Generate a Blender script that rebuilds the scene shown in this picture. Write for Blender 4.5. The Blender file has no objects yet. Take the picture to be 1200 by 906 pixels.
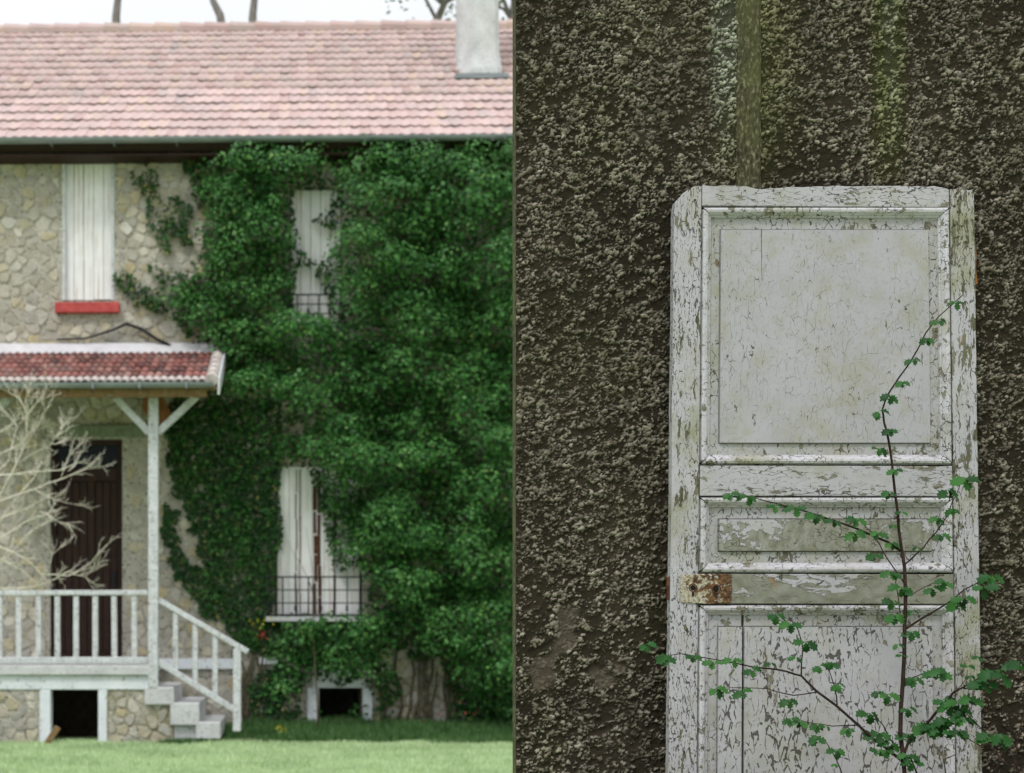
import bpy, bmesh, math, random
import numpy as np
from mathutils import Vector, Matrix
random.seed(7); RNG = np.random.default_rng(7)
S = bpy.context.scene
COL = S.collection
# ------------------------------------------------------------------ camera, world, sun, exposure
F = 1800.0; CX = 300.0; HY = 726.0; EYE = 1.5            # focal length in photo pixels, optical axis column, horizon row, eye height
cam_d = bpy.data.cameras.new('camera'); cam = bpy.data.objects.new('camera', cam_d); COL.objects.link(cam)
cam.location = (0, 0, EYE); cam.rotation_euler = (math.radians(90), 0, 0)
cam_d.sensor_width = 36; cam_d.lens = 54; cam_d.shift_x = 0.25; cam_d.shift_y = 0.2275
cam_d.clip_start = 0.1; cam_d.clip_end = 2000
cam_d.dof.use_dof = True; cam_d.dof.focus_distance = 4.4; cam_d.dof.aperture_fstop = 4.6
S.camera = cam
SUN_EL, SUN_AZ = math.radians(56), math.radians(-34)      # azimuth: left of and behind the camera
w = bpy.data.worlds.new('World'); S.world = w; w.use_nodes = True
nt = w.node_tree; nt.nodes.clear()
out = nt.nodes.new('ShaderNodeOutputWorld'); bg = nt.nodes.new('ShaderNodeBackground')
sky = nt.nodes.new('ShaderNodeTexSky'); sky.sky_type = 'NISHITA'; sky.sun_disc = False
sky.sun_elevation = SUN_EL; sky.sun_rotation = math.radians(180) - SUN_AZ * -1 
sky.dust_density = 4.0; sky.air_density = 1.0
tc = nt.nodes.new('ShaderNodeTexCoord'); nz = nt.nodes.new('ShaderNodeTexNoise')
nz.inputs['Scale'].default_value = 2.2; nz.inputs['Detail'].default_value = 5
rmp = nt.nodes.new('ShaderNodeValToRGB')
rmp.color_ramp.elements[0].position = 0.3; rmp.color_ramp.elements[0].color = (9.8, 10.1, 10.5, 1)
rmp.color_ramp.elements[1].position = 0.7; rmp.color_ramp.elements[1].color = (12.4, 12.5, 12.6, 1)
mx = nt.nodes.new('ShaderNodeMix'); mx.data_type = 'RGBA'; mx.inputs['Factor'].default_value = 0.82
nt.links.new(tc.outputs['Generated'], nz.inputs['Vector']); nt.links.new(nz.outputs['Fac'], rmp.inputs['Fac'])
nt.links.new(sky.outputs['Color'], mx.inputs['A']); nt.links.new(rmp.outputs['Color'], mx.inputs['B'])
sx = nt.nodes.new('ShaderNodeSeparateXYZ'); nt.links.new(tc.outputs['Generated'], sx.inputs[0])      # overcast sky: zenith brighter than horizon
mm = nt.nodes.new('ShaderNodeMath'); mm.operation = 'MAXIMUM'; nt.links.new(sx.outputs['Z'], mm.inputs[0]); mm.inputs[1].default_value = 0
ma = nt.nodes.new('ShaderNodeMath'); ma.operation = 'MULTIPLY_ADD'; nt.links.new(mm.outputs[0], ma.inputs[0]); ma.inputs[1].default_value = 1.15; ma.inputs[2].default_value = 0.57
vs_ = nt.nodes.new('ShaderNodeVectorMath'); vs_.operation = 'SCALE'; nt.links.new(mx.outputs['Result'], vs_.inputs[0]); nt.links.new(ma.outputs[0], vs_.inputs['Scale'])
nt.links.new(vs_.outputs[0], bg.inputs['Color']); bg.inputs['Strength'].default_value = 0.092
nt.links.new(bg.outputs['Background'], out.inputs['Surface'])
sun_d = bpy.data.lights.new('sun', 'SUN'); sun = bpy.data.objects.new('sun', sun_d); COL.objects.link(sun)
sun_d.energy = 1.5; sun_d.angle = math.radians(10); sun_d.color = (1.0, 0.97, 0.93)
sd = Vector((math.sin(SUN_AZ) * math.cos(SUN_EL), -math.cos(SUN_AZ) * math.cos(SUN_EL), math.sin(SUN_EL)))
sun.rotation_euler = sd.to_track_quat('Z', 'Y').to_euler(); sun.location = (-6, -8, 14)
S.view_settings.view_transform = 'Standard'; S.view_settings.look = 'None'; S.view_settings.exposure = 0.2; S.view_settings.gamma = 1
S.render.engine = 'CYCLES'

# ------------------------------------------------------------------ helpers
def P(px, py, Y): return Vector(((px - CX) / F * Y, Y, EYE + (HY - py) / F * Y))
def wloc(o):
    v = Vector((0, 0, 0))
    while o is not None: v += o.location; o = o.parent
    return v
def tag(o, label=None, cat=None, group=None, kind=None):
    if label: o['label'] = label
    if cat: o['category'] = cat
    if group: o['group'] = group
    if kind: o['kind'] = kind
    return o
def empty(name, loc, label=None, cat=None, group=None):
    o = bpy.data.objects.new(name, None); COL.objects.link(o); o.location = loc; o.empty_display_size = .2
    return tag(o, label, cat, group)
HOUSE = []
def place(name, me, parent=None, loc=None, rot=None, scale=None):
    o = bpy.data.objects.new(name, me); COL.objects.link(o)
    if parent is not None: o.parent = parent
    if loc is not None: o.location = Vector(loc) - (wloc(parent) if parent is not None else Vector((0, 0, 0)))
    if rot is not None: o.rotation_euler = rot
    if scale is not None: o.scale = scale
    return o
class MB:
    def __init__(s): s.v = []; s.f = []; s.mi = []; s.m = 0
    def add(s, vs, fs):
        b = len(s.v); s.v += [tuple(v) for v in vs]; s.f += [tuple(i + b for i in f) for f in fs]; s.mi += [s.m] * len(fs)
        return s
    def box(s, x0, x1, y0, y1, z0, z1, j=0):
        vs = [(x, y, z) for z in (z0, z1) for y in (y0, y1) for x in (x0, x1)]
        if j: vs = [(a + random.uniform(-j, j), b + random.uniform(-j, j), c + random.uniform(-j, j)) for a, b, c in vs]
        return s.add(vs, [(0, 2, 3, 1), (4, 5, 7, 6), (0, 1, 5, 4), (2, 6, 7, 3), (0, 4, 6, 2), (1, 3, 7, 5)])
    def bar(s, a, b, w, d, n=1, j=0):             # straight beam from a to b, w wide in the picture plane, d deep along y
        a = Vector(a); b = Vector(b); t = (b - a).normalized(); side = t.cross(Vector((0, 1, 0)))
        side = side.normalized() if side.length > 1e-4 else Vector((1, 0, 0)); dep = t.cross(side).normalized()
        vs = []; fs = []
        for i in range(n + 1):
            c = a.lerp(b, i / n) + side * random.uniform(-j, j)
            for su, sv in ((-1, -1), (1, -1), (1, 1), (-1, 1)):
                vs.append(c + side * su * w / 2 * (1 + random.uniform(-j, j) * 8) + dep * sv * d / 2)
        for i in range(n):
            for k in range(4):
                q = i * 4
                fs.append((q + k, q + (k + 1) % 4, q + 4 + (k + 1) % 4, q + 4 + k))
        fs += [(3, 2, 1, 0), tuple(n * 4 + k for k in range(4))]
        return s.add(vs, fs)
    def tube(s, pts, rad, n=6, cap=True):
        pts = [Vector(p) for p in pts]; vs = []; fs = []
        ref = Vector((0.31, 0.2, 0.93))
        for i, p in enumerate(pts):
            t = (pts[min(i + 1, len(pts) - 1)] - pts[max(i - 1, 0)]).normalized()
            a = t.cross(ref)
            if a.length < 1e-3: a = t.cross(Vector((1, 0, 0)))
            a.normalize(); b = t.cross(a)
            r = rad[i] if isinstance(rad, (list, tuple)) else rad
            for k in range(n):
                q = 2 * math.pi * k / n; vs.append(p + a * math.cos(q) * r + b * math.sin(q) * r)
        for i in range(len(pts) - 1):
            for k in range(n):
                fs.append((i * n + k, i * n + (k + 1) % n, (i + 1) * n + (k + 1) % n, (i + 1) * n + k))
        if cap: fs += [tuple(range(n - 1, -1, -1)), tuple((len(pts) - 1) * n + k for k in range(n))]
        return s.add(vs, fs)
    def prism(s, pts, off):                       # polygon pts, extruded by vector off
        n = len(pts); vs = [Vector(p) for p in pts] + [Vector(p) + Vector(off) for p in pts]
        fs = [tuple(range(n)), tuple(range(2 * n - 1, n - 1, -1))] + [(i, i + n, (i + 1) % n + n, (i + 1) % n) for i in range(n)]
        return s.add(vs, fs)
    def mesh(s, name, mats, org=(0, 0, 0), smooth=False, bevel=0):
        me = bpy.data.meshes.new(name); o = Vector(org)
        me.from_pydata([tuple(Vector(v) - o) for v in s.v], [], s.f)
        for m in (mats if isinstance(mats, (list, tuple)) else [mats]): me.materials.append(m)
        if len(set(s.mi)) > 1: me.polygons.foreach_set('material_index', s.mi)
        bm = bmesh.new(); bm.from_mesh(me); bmesh.ops.recalc_face_normals(bm, faces=bm.faces)
        if bevel:
            ed = [e for e in bm.edges if len(e.link_faces) == 2 and e.calc_face_angle(0) > .5]
            bmesh.ops.bevel(bm, geom=ed, offset=bevel, segments=1, affect='EDGES', profile=.6, clamp_overlap=True)
        bm.to_mesh(me); bm.free()
        if smooth: me.polygons.foreach_set('use_smooth', [True] * len(me.polygons))
        return me
    def build(s, name, mats, parent=None, smooth=False, bevel=0, org=None):
        if parent is not None: org = wloc(parent)
        elif org is None: org = Vector((0, 0, 0))
        o = bpy.data.objects.new(name, s.mesh(name, mats, org, smooth, bevel)); COL.objects.link(o)
        if parent is not None: o.parent = parent
        else: o.location = org
        return o
def np_mesh(name, V, Fc, mat, smooth=False, attr=None):       # V (n,3), Fc (m,k)
    me = bpy.data.meshes.new(name); k = Fc.shape[1]
    me.vertices.add(len(V)); me.vertices.foreach_set('co', V.astype(np.float32).ravel())
    me.loops.add(Fc.size); me.loops.foreach_set('vertex_index', Fc.astype(np.int32).ravel())
    me.polygons.add(len(Fc)); me.polygons.foreach_set('loop_start', np.arange(0, Fc.size, k, dtype=np.int32))
    me.update(calc_edges=True)
    if smooth: me.polygons.foreach_set('use_smooth', np.ones(len(Fc), bool))
    for m in (mat if isinstance(mat, (list, tuple)) else [mat]): me.materials.append(m)
    for an, av in (attr or {}).items():
        a = me.attributes.new(an, 'FLOAT', 'POINT'); a.data.foreach_set('value', av.astype(np.float32).ravel())
    me.update()
    return me
def hsh(ix, iy, seed):
    h = (ix.astype(np.int64) * 374761393 + iy.astype(np.int64) * 668265263 + seed * 982451653) & 0xffffffff
    h = ((h ^ (h >> 13)) * 1274126177) & 0xffffffff; h = h ^ (h >> 16)
    return (h & 0xffffff) / float(0xffffff)
def vn(x, y, seed=0):
    x = np.asarray(x, float); y = np.asarray(y, float)
    ix = np.floor(x); iy = np.floor(y); fx = x - ix; fy = y - iy
    fx = fx * fx * fx * (fx * (fx * 6 - 15) + 10); fy = fy * fy * fy * (fy * (fy * 6 - 15) + 10)
    a = hsh(ix, iy, seed); b = hsh(ix + 1, iy, seed); c = hsh(ix, iy + 1, seed); d = hsh(ix + 1, iy + 1, seed)
    return (a + (b - a) * fx) * (1 - fy) + (c + (d - c) * fx) * fy
def fbm(x, y, seed=0, o=4):
    t = 0; s = 0; a = 1
    for i in range(o): t = t + a * vn(x * 2 ** i + 7.3 * i, y * 2 ** i + 3.1 * i, seed + i); s += a; a *= .5
    return t / s
def sst(a, b, x): t = np.clip((x - a) / (b - a), 0, 1); return t * t * (3 - 2 * t)
def inpoly(px, py, poly):
    px = np.asarray(px, float); py = np.asarray(py, float); r = np.zeros(px.shape, bool); n = len(poly)
    for i in range(n):
        x0, y0 = poly[i]; x1, y1 = poly[(i + 1) % n]
        if y0 == y1: continue
        c = ((y0 > py) != (y1 > py)) & (px < (x1 - x0) * (py - y0) / (y1 - y0) + x0)
        r ^= c
    return r

# ------------------------------------------------------------------ materials
class NT:
    def __init__(s, name):
        s.m = bpy.data.materials.new(name); s.m.use_nodes = True; s.t = s.m.node_tree; s.t.nodes.clear()
        s.o = s.t.nodes.new('ShaderNodeOutputMaterial'); s.b = s.t.nodes.new('ShaderNodeBsdfPrincipled')
        s.t.links.new(s.b.outputs[0], s.o.inputs['Surface']); s.b.inputs['Roughness'].default_value = .85
        s.b.inputs['Specular IOR Level'].default_value = .2
        s.tc = s.t.nodes.new('ShaderNodeTexCoord')
    def set(s, sock, v):
        if isinstance(v, bpy.types.NodeSocket): s.t.links.new(v, sock)
        elif isinstance(v, (tuple, list)):
            sock.default_value = tuple(v) if len(v) == len(sock.default_value) else tuple(v) + (1,)
        else: sock.default_value = v
    def n(s, typ, **k):
        nd = s.t.nodes.new('ShaderNode' + typ)
        for a, v in k.items():
            if a.startswith('_'): setattr(nd, a[1:], v)
            else: s.set(nd.inputs[a.replace('__', ' ')], v)
        return nd
    def map(s, scale=(1, 1, 1), rot=(0, 0, 0), loc=(0, 0, 0), co=None):
        nd = s.t.nodes.new('ShaderNodeMapping'); s.t.links.new(co or s.tc.outputs['Object'], nd.inputs[0])
        nd.inputs['Scale'].default_value = scale; nd.inputs['Rotation'].default_value = rot; nd.inputs['Location'].default_value = loc
        return nd.outputs[0]
    def noise(s, sc, det=4, vec=None, rough=.55, dist=0):
        nd = s.n('TexNoise', Scale=sc, Detail=det, Roughness=rough, Distortion=dist); s.t.links.new(vec or s.tc.outputs['Object'], nd.inputs['Vector'])
        return nd.outputs['Fac']
    def vor(s, sc, feat='F1', vec=None, out='Distance', rnd=1):
        nd = s.t.nodes.new('ShaderNodeTexVoronoi'); nd.feature = feat; nd.inputs['Scale'].default_value = sc; nd.inputs['Randomness'].default_value = rnd
        s.t.links.new(vec or s.tc.outputs['Object'], nd.inputs['Vector']); return nd.outputs[out]
    def math(s, op, a, b=0, c=0, clamp=False):
        nd = s.t.nodes.new('ShaderNodeMath'); nd.operation = op; nd.use_clamp = clamp
        s.set(nd.inputs[0], a); s.set(nd.inputs[1], b)
        if op in ('MULTIPLY_ADD',): s.set(nd.inputs[2], c)
        return nd.outputs[0]
    def vm(s, op, a, b):
        nd = s.t.nodes.new('ShaderNodeVectorMath'); nd.operation = op; s.set(nd.inputs[0], a)
        s.set(nd.inputs['Scale'] if op == 'SCALE' else nd.inputs[1], b); return nd.outputs[0]
    def ramp(s, f, stops, interp='LINEAR'):
        nd = s.t.nodes.new('ShaderNodeValToRGB'); s.t.links.new(f, nd.inputs[0]); cr = nd.color_ramp; cr.interpolation = interp
        while len(cr.elements) < len(stops): cr.elements.new(.5)
        for e, (p, c) in zip(cr.elements, stops):
            e.position = p; e.color = (c, c, c, 1) if isinstance(c, (int, float)) else tuple(c) + (1,)
        return nd.outputs[0]
    def mix(s, f, a, b, typ='MIX'):
        nd = s.t.nodes.new('ShaderNodeMix'); nd.data_type = 'RGBA'; nd.blend_type = typ
        s.set(nd.inputs['Factor'], f); s.set(nd.inputs['A'], a); s.set(nd.inputs['B'], b); return nd.outputs['Result']
    def step(s, f, a, b): return s.ramp(f, [(a, 0.0), (b, 1.0)])
    def sep(s, co=None):
        nd = s.n('SeparateXYZ'); s.t.links.new(co or s.tc.outputs['Object'], nd.inputs[0]); return nd.outputs
    def obj_random(s): return s.n('ObjectInfo').outputs['Random']
    def island(s): return s.n('NewGeometry').outputs['Random Per Island']
    def rnd(s): return s.math('FRACT', s.math('ADD', s.obj_random(), s.island()))
    def attr(s, name): nd = s.n('Attribute'); nd.attribute_name = name; return nd.outputs['Fac']
    def bump(s, h, dist=.01, st=1.0):
        nd = s.n('Bump', Strength=st, Distance=dist, Height=h); s.t.links.new(nd.outputs[0], s.b.inputs['Normal'])
    def col(s, c): s.set(s.b.inputs['Base Color'], c); return s
    def done(s, rough=None, spec=None):
        if rough is not None: s.set(s.b.inputs['Roughness'], rough)
        if spec is not None: s.b.inputs['Specular IOR Level'].default_value = spec
        return s.m
M = {}
def mk(name):
    def d(f): t = NT(name); M[name] = f(t); return f
    return d
@mk('mortar')
def _(t):
    a = t.noise(5, 6); b = t.noise(60, 3); c = t.noise(.9, 3)
    cc = t.ramp(a, [(.3, (.34, .32, .275)), (.5, (.46, .435, .385)), (.7, (.55, .525, .47))])
    cc = t.mix(t.step(b, .5, .62), cc, t.mix(.35, cc, (.16, .14, .11)))
    cc = t.mix(t.step(c, .52, .72), cc, (.27, .24, .13)); cc = t.mix(t.step(t.noise(26, 5), .54, .60), cc, (.17, .16, .13)); cc = t.mix(t.step(t.noise(19, 5, t.map(loc=(5, 3, 2))), .60, .64), cc, (.58, .56, .50))
    t.col(cc); t.bump(t.math('ADD', t.math('MULTIPLY', a, .6), t.math('MULTIPLY', b, .5)), .03); return t.done(.95)
@mk('rubble')
def _(t):
    r = t.rnd(); a = t.noise(9, 6); b = t.noise(45, 4)
    cc = t.ramp(r, [(0, (.38, .355, .31)), (.2, (.47, .44, .38)), (.38, (.34, .33, .31)), (.5, (.50, .44, .31)), (.62, (.60, .57, .50)), (.74, (.40, .38, .35)), (.88, (.50, .42, .26)), (.95, (.60, .58, .53)), (1, (.30, .285, .26))])
    cc = t.mix(t.step(a, .45, .7), cc, t.mix(.45, cc, (.2, .18, .13))); cc = t.mix(t.step(b, .55, .68), cc, t.mix(.4, cc, (.62, .6, .52)))
    t.col(cc); t.bump(t.math('ADD', a, b), .02); return t.done(.9)
def wood(name, base, dirt, amt=.5, worn=(.25, .23, .19), rough=.8):
    t = NT(name)
    g = t.noise(3.5, 5, t.map((9, 9, 1))); a = t.noise(14, 5); g2 = t.noise(8, 6, t.map((1, 9, 9)))
    gg = t.math('MULTIPLY', t.math('ADD', g, g2), .5)
    cc = t.mix(t.step(a, .35, .75), base, t.mix(.5, base, dirt)); cc = t.mix(t.math('MULTIPLY', t.step(gg, .48, .60), amt), cc, dirt)
    cc = t.mix(t.math('MULTIPLY', t.step(t.noise(30, 5), .60, .64), .9), cc, worn)
    t.col(cc); t.bump(t.math('ADD', gg, a), .006); M[name] = t.done(rough)
wood('grey_wood', (.62, .64, .68), (.33, .34, .35), .6, (.20, .2, .19))
wood('white_paint_wood', (.66, .68, .72), (.42, .42, .42), .45, (.3, .29, .27))
wood('green_beam', (.22, .26, .19), (.10, .12, .07), .7)
wood('brown_wood', (.040, .020, .015), (.016, .010, .009), .7, (.06, .024, .016), .6)
wood('fascia_wood', (.22, .14, .06), (.10, .07, .03), .6)
wood('orange_wood', (.33, .13, .04), (.14, .06, .025), .6)
@mk('shutter_paint')
def _(t):
    g = t.noise(2.2, 6, t.map((16, 16, .5))); a = t.noise(6, 4); s = t.noise(3, 5, t.map((22, 22, .35)))
    cc = t.ramp(a, [(.3, (.72, .72, .74)), (.7, (.80, .80, .83))])
    cc = t.mix(t.math('MULTIPLY', t.step(g, .56, .70), .7), cc, (.56, .53, .45)); cc = t.mix(t.step(s, .60, .68), cc, (.36, .22, .11))
    t.col(cc); t.bump(a, .0012); return t.done(.7)
@mk('rust')
def _(t):
    a = t.noise(40, 6); b = t.noise(120, 4)
    cc = t.ramp(a, [(.3, (.035, .016, .013)), (.5, (.075, .030, .020)), (.66, (.15, .07, .035))])
    t.col(cc); t.bump(b, .002); return t.done(.8)
@mk('rusty_plate')
def _(t):
    a = t.noise(38, 6, dist=.6); b = t.noise(150, 4)
    cc = t.ramp(t.noise(70, 4), [(.35, (.035, .018, .012)), (.5, (.10, .050, .022)), (.66, (.20, .12, .055))])
    xg = t.math('MULTIPLY', t.math('ADD', t.sep()[0], .335), 1.6); a = t.math('SUBTRACT', t.math('MULTIPLY_ADD', t.noise(95, 6), .75, .13), xg)
    cc = t.mix(t.step(a, .46, .54), cc, t.ramp(b, [(.35, (.20, .15, .08)), (.45, (.33, .30, .22)), (.6, (.46, .44, .38))]))
    t.col(cc); t.bump(t.math('ADD', a, b), .004); return t.done(.75)
@mk('red_sill')
def _(t):
    a = t.noise(12, 5); t.col(t.ramp(a, [(.3, (.33, .045, .045)), (.7, (.50, .09, .085))])); return t.done(.6)
@mk('iron')
def _(t): t.col((.018, .02, .028)); return t.done(.5)
@mk('cable')
def _(t): t.col((.02, .02, .022)); return t.done(.6)
@mk('zinc')
def _(t):
    a = t.noise(3, 5, t.map((1, 6, 6))); t.col(t.ramp(a, [(.3, (.16, .19, .20)), (.7, (.28, .31, .33))])); t.b.inputs['Metallic'].default_value = .3; return t.done(.5)
@mk('glass')
def _(t): t.col((.010, .014, .018)); return t.done(.25, .12)
@mk('cement')
def _(t):
    a = t.noise(4, 6); b = t.noise(30, 5)
    cc = t.ramp(a, [(.3, (.46, .47, .48)), (.7, (.62, .63, .65))]); cc = t.mix(t.step(b, .55, .7), cc, (.33, .33, .31))
    t.col(cc); t.bump(b, .008); return t.done(.9)
@mk('blue_white_paint')
def _(t):
    a = t.noise(4, 6); b = t.noise(18, 6)
    cc = t.ramp(a, [(.3, (.60, .64, .70)), (.7, (.72, .75, .80))]); cc = t.mix(t.step(b, .6, .66), cc, (.34, .34, .33))
    t.col(cc); t.bump(b, .004); return t.done(.8)
def tile_mat(name, stops, lichen):
    t = NT(name); r = t.rnd(); a = t.noise(11, 5); b = t.noise(2.2, 4, t.map(co=t.n('NewGeometry').outputs['Position']))
    cc = t.ramp(r, stops); cc = t.mix(t.math('MULTIPLY', t.step(a, .5, .68), .6), cc, lichen)
    cc = t.mix(t.math('MULTIPLY', t.step(b, .5, .7), .45), cc, t.mix(.5, lichen, (.2, .17, .16)))
    t.col(cc); t.bump(a, .005); M[name] = t.done(.85)
tile_mat('roof_tile', [(0, (.42, .295, .28)), (.25, (.50, .365, .35)), (.5, (.47, .355, .345)), (.75, (.53, .40, .385)), (.92, (.52, .39, .33)), (1, (.40, .33, .325))], (.49, .43, .43))
tile_mat('porch_tile', [(0, (.08, .035, .035)), (.25, (.24, .09, .075)), (.45, (.33, .14, .12)), (.65, (.12, .055, .055)), (.85, (.38, .20, .17)), (1, (.06, .04, .04))], (.26, .20, .19))
@mk('pale_tile')
def _(t):
    a = t.noise(9, 5); t.col(t.ramp(a, [(.3, (.30, .24, .22)), (.5, (.50, .45, .43)), (.7, (.62, .58, .56))])); t.bump(a, .006); return t.done(.9)
@mk('flashing')
def _(t):
    a = t.noise(5, 5); t.col(t.ramp(a, [(.3, (.46, .45, .47)), (.7, (.60, .60, .63))])); t.bump(a, .01); return t.done(.8)
def leafmat(name, stops, rough=.42, trans=.25, odd=None):
    t = NT(name); r = t.rnd(); cc = t.ramp(r, stops)
    if odd: cc = t.mix(t.step(t.math('FRACT', t.math('MULTIPLY', r, 37.7)), odd[0], odd[0] + .004), cc, odd[1])
    pos = t.n('NewGeometry').outputs['Position']; n = t.noise(1.1, 3, t.map(co=pos))
    cc = t.mix(t.math('MULTIPLY', t.step(n, .42, .66), .45), cc, t.mix(.5, cc, (.055, .13, .03)))
    t.col(cc); t.b.inputs['Roughness'].default_value = rough; t.b.inputs['Specular IOR Level'].default_value = .16
    if trans:
        tr = t.n('BsdfTranslucent'); t.set(tr.inputs['Color'], t.mix(.5, cc, (.12, .26, .05)))
        ms = t.n('MixShader', Fac=trans); t.t.links.new(t.b.outputs[0], ms.inputs[1]); t.t.links.new(tr.outputs[0], ms.inputs[2]); t.t.links.new(ms.outputs[0], t.o.inputs['Surface'])
    M[name] = t.m
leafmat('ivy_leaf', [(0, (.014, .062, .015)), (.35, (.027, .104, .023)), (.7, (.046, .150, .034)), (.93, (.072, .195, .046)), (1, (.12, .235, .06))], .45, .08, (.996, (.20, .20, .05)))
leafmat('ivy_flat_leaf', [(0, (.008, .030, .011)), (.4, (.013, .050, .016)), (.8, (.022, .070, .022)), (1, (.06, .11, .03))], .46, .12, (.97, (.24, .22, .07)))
leafmat('sapling_leaf', [(0, (.009, .045, .010)), (.5, (.016, .074, .016)), (1, (.034, .12, .022))], .5, .08)
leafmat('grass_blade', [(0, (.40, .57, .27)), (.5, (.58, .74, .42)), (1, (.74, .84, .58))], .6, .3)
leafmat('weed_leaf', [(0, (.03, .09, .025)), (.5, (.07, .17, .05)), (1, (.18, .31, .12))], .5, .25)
leafmat('tree_leaf', [(0, (.10, .16, .06)), (1, (.20, .28, .10))], .6, .3)
@mk('ground_grass')
def _(t):
    a = t.noise(2.5, 6); b = t.noise(40, 4); t.col(t.mix(b, t.ramp(a, [(.3, (.28, .42, .18)), (.7, (.40, .54, .28))]), (.34, .40, .22))); t.bump(b, .02); return t.done(1)
@mk('soil')
def _(t):
    a = t.noise(12, 6); t.col(t.ramp(a, [(.3, (.03, .022, .016)), (.7, (.07, .055, .04))])); t.bump(a, .02); return t.done(1)
@mk('pale_twig')
def _(t):
    a = t.noise(22, 4); t.col(t.ramp(a, [(.35, (.44, .45, .32)), (.5, (.70, .69, .60)), (.6, (.55, .42, .38)), (.66, (.74, .73, .68))])); return t.done(.8)
@mk('dark_twig')
def _(t):
    a = t.noise(60, 4); t.col(t.ramp(a, [(.35, (.014, .009, .007)), (.7, (.042, .024, .017))])); return t.done(.8, .15)
@mk('bark')
def _(t):
    a = t.noise(8, 5, t.map((3, 3, .6))); t.col(t.ramp(a, [(.3, (.14, .125, .12)), (.7, (.26, .24, .235))])); t.bump(a, .03); return t.done(.9)
@mk('ivy_stem')
def _(t):
    a = t.noise(20, 5); t.col(t.ramp(a, [(.3, (.05, .045, .03)), (.7, (.14, .125, .08))])); return t.done(.9)
@mk('red_petal')
def _(t): t.col((.35, .04, .04)); return t.done(.6)
@mk('yellow_petal')
def _(t): t.col((.45, .42, .03)); return t.done(.6)
@mk('roughcast')
def _(t):
    g = t.attr('grain'); big = t.noise(2.2, 5); fine = t.noise(160, 4); pos = t.sep(); md = t.noise(30, 4)
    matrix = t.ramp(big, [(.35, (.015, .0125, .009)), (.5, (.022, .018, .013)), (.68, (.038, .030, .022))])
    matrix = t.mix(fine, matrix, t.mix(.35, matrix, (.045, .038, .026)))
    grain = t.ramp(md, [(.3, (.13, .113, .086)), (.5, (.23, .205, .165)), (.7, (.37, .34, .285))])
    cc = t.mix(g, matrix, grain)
    moss = t.attr('moss'); cc = t.mix(t.math('MULTIPLY', moss, .75), cc, t.mix(g, (.036, .040, .013), (.22, .23, .095)))
    pale_streak = t.attr('pale_streak'); cc = t.mix(t.math('MULTIPLY', pale_streak, .8), cc, t.mix(g, (.055, .055, .04), (.46, .48, .40)))
    bare = t.attr('bare'); cc = t.mix(bare, cc, t.mix(fine, (.07, .055, .042), (.17, .14, .112)))
    t.col(cc); t.bump(fine, .0012); return t.done(1, .04)
@mk('smooth_render')
def _(t):
    a = t.noise(7, 5); b = t.noise(130, 4, t.map((1, 1, .5)))
    cc = t.ramp(b, [(.35, (.026, .023, .013)), (.55, (.062, .057, .034)), (.68, (.19, .18, .12))]); cc = t.mix(t.step(a, .4, .65), cc, t.mix(.5, cc, (.11, .12, .04)))
    t.col(cc); t.bump(b, .004); return t.done(.95, .2)

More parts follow.
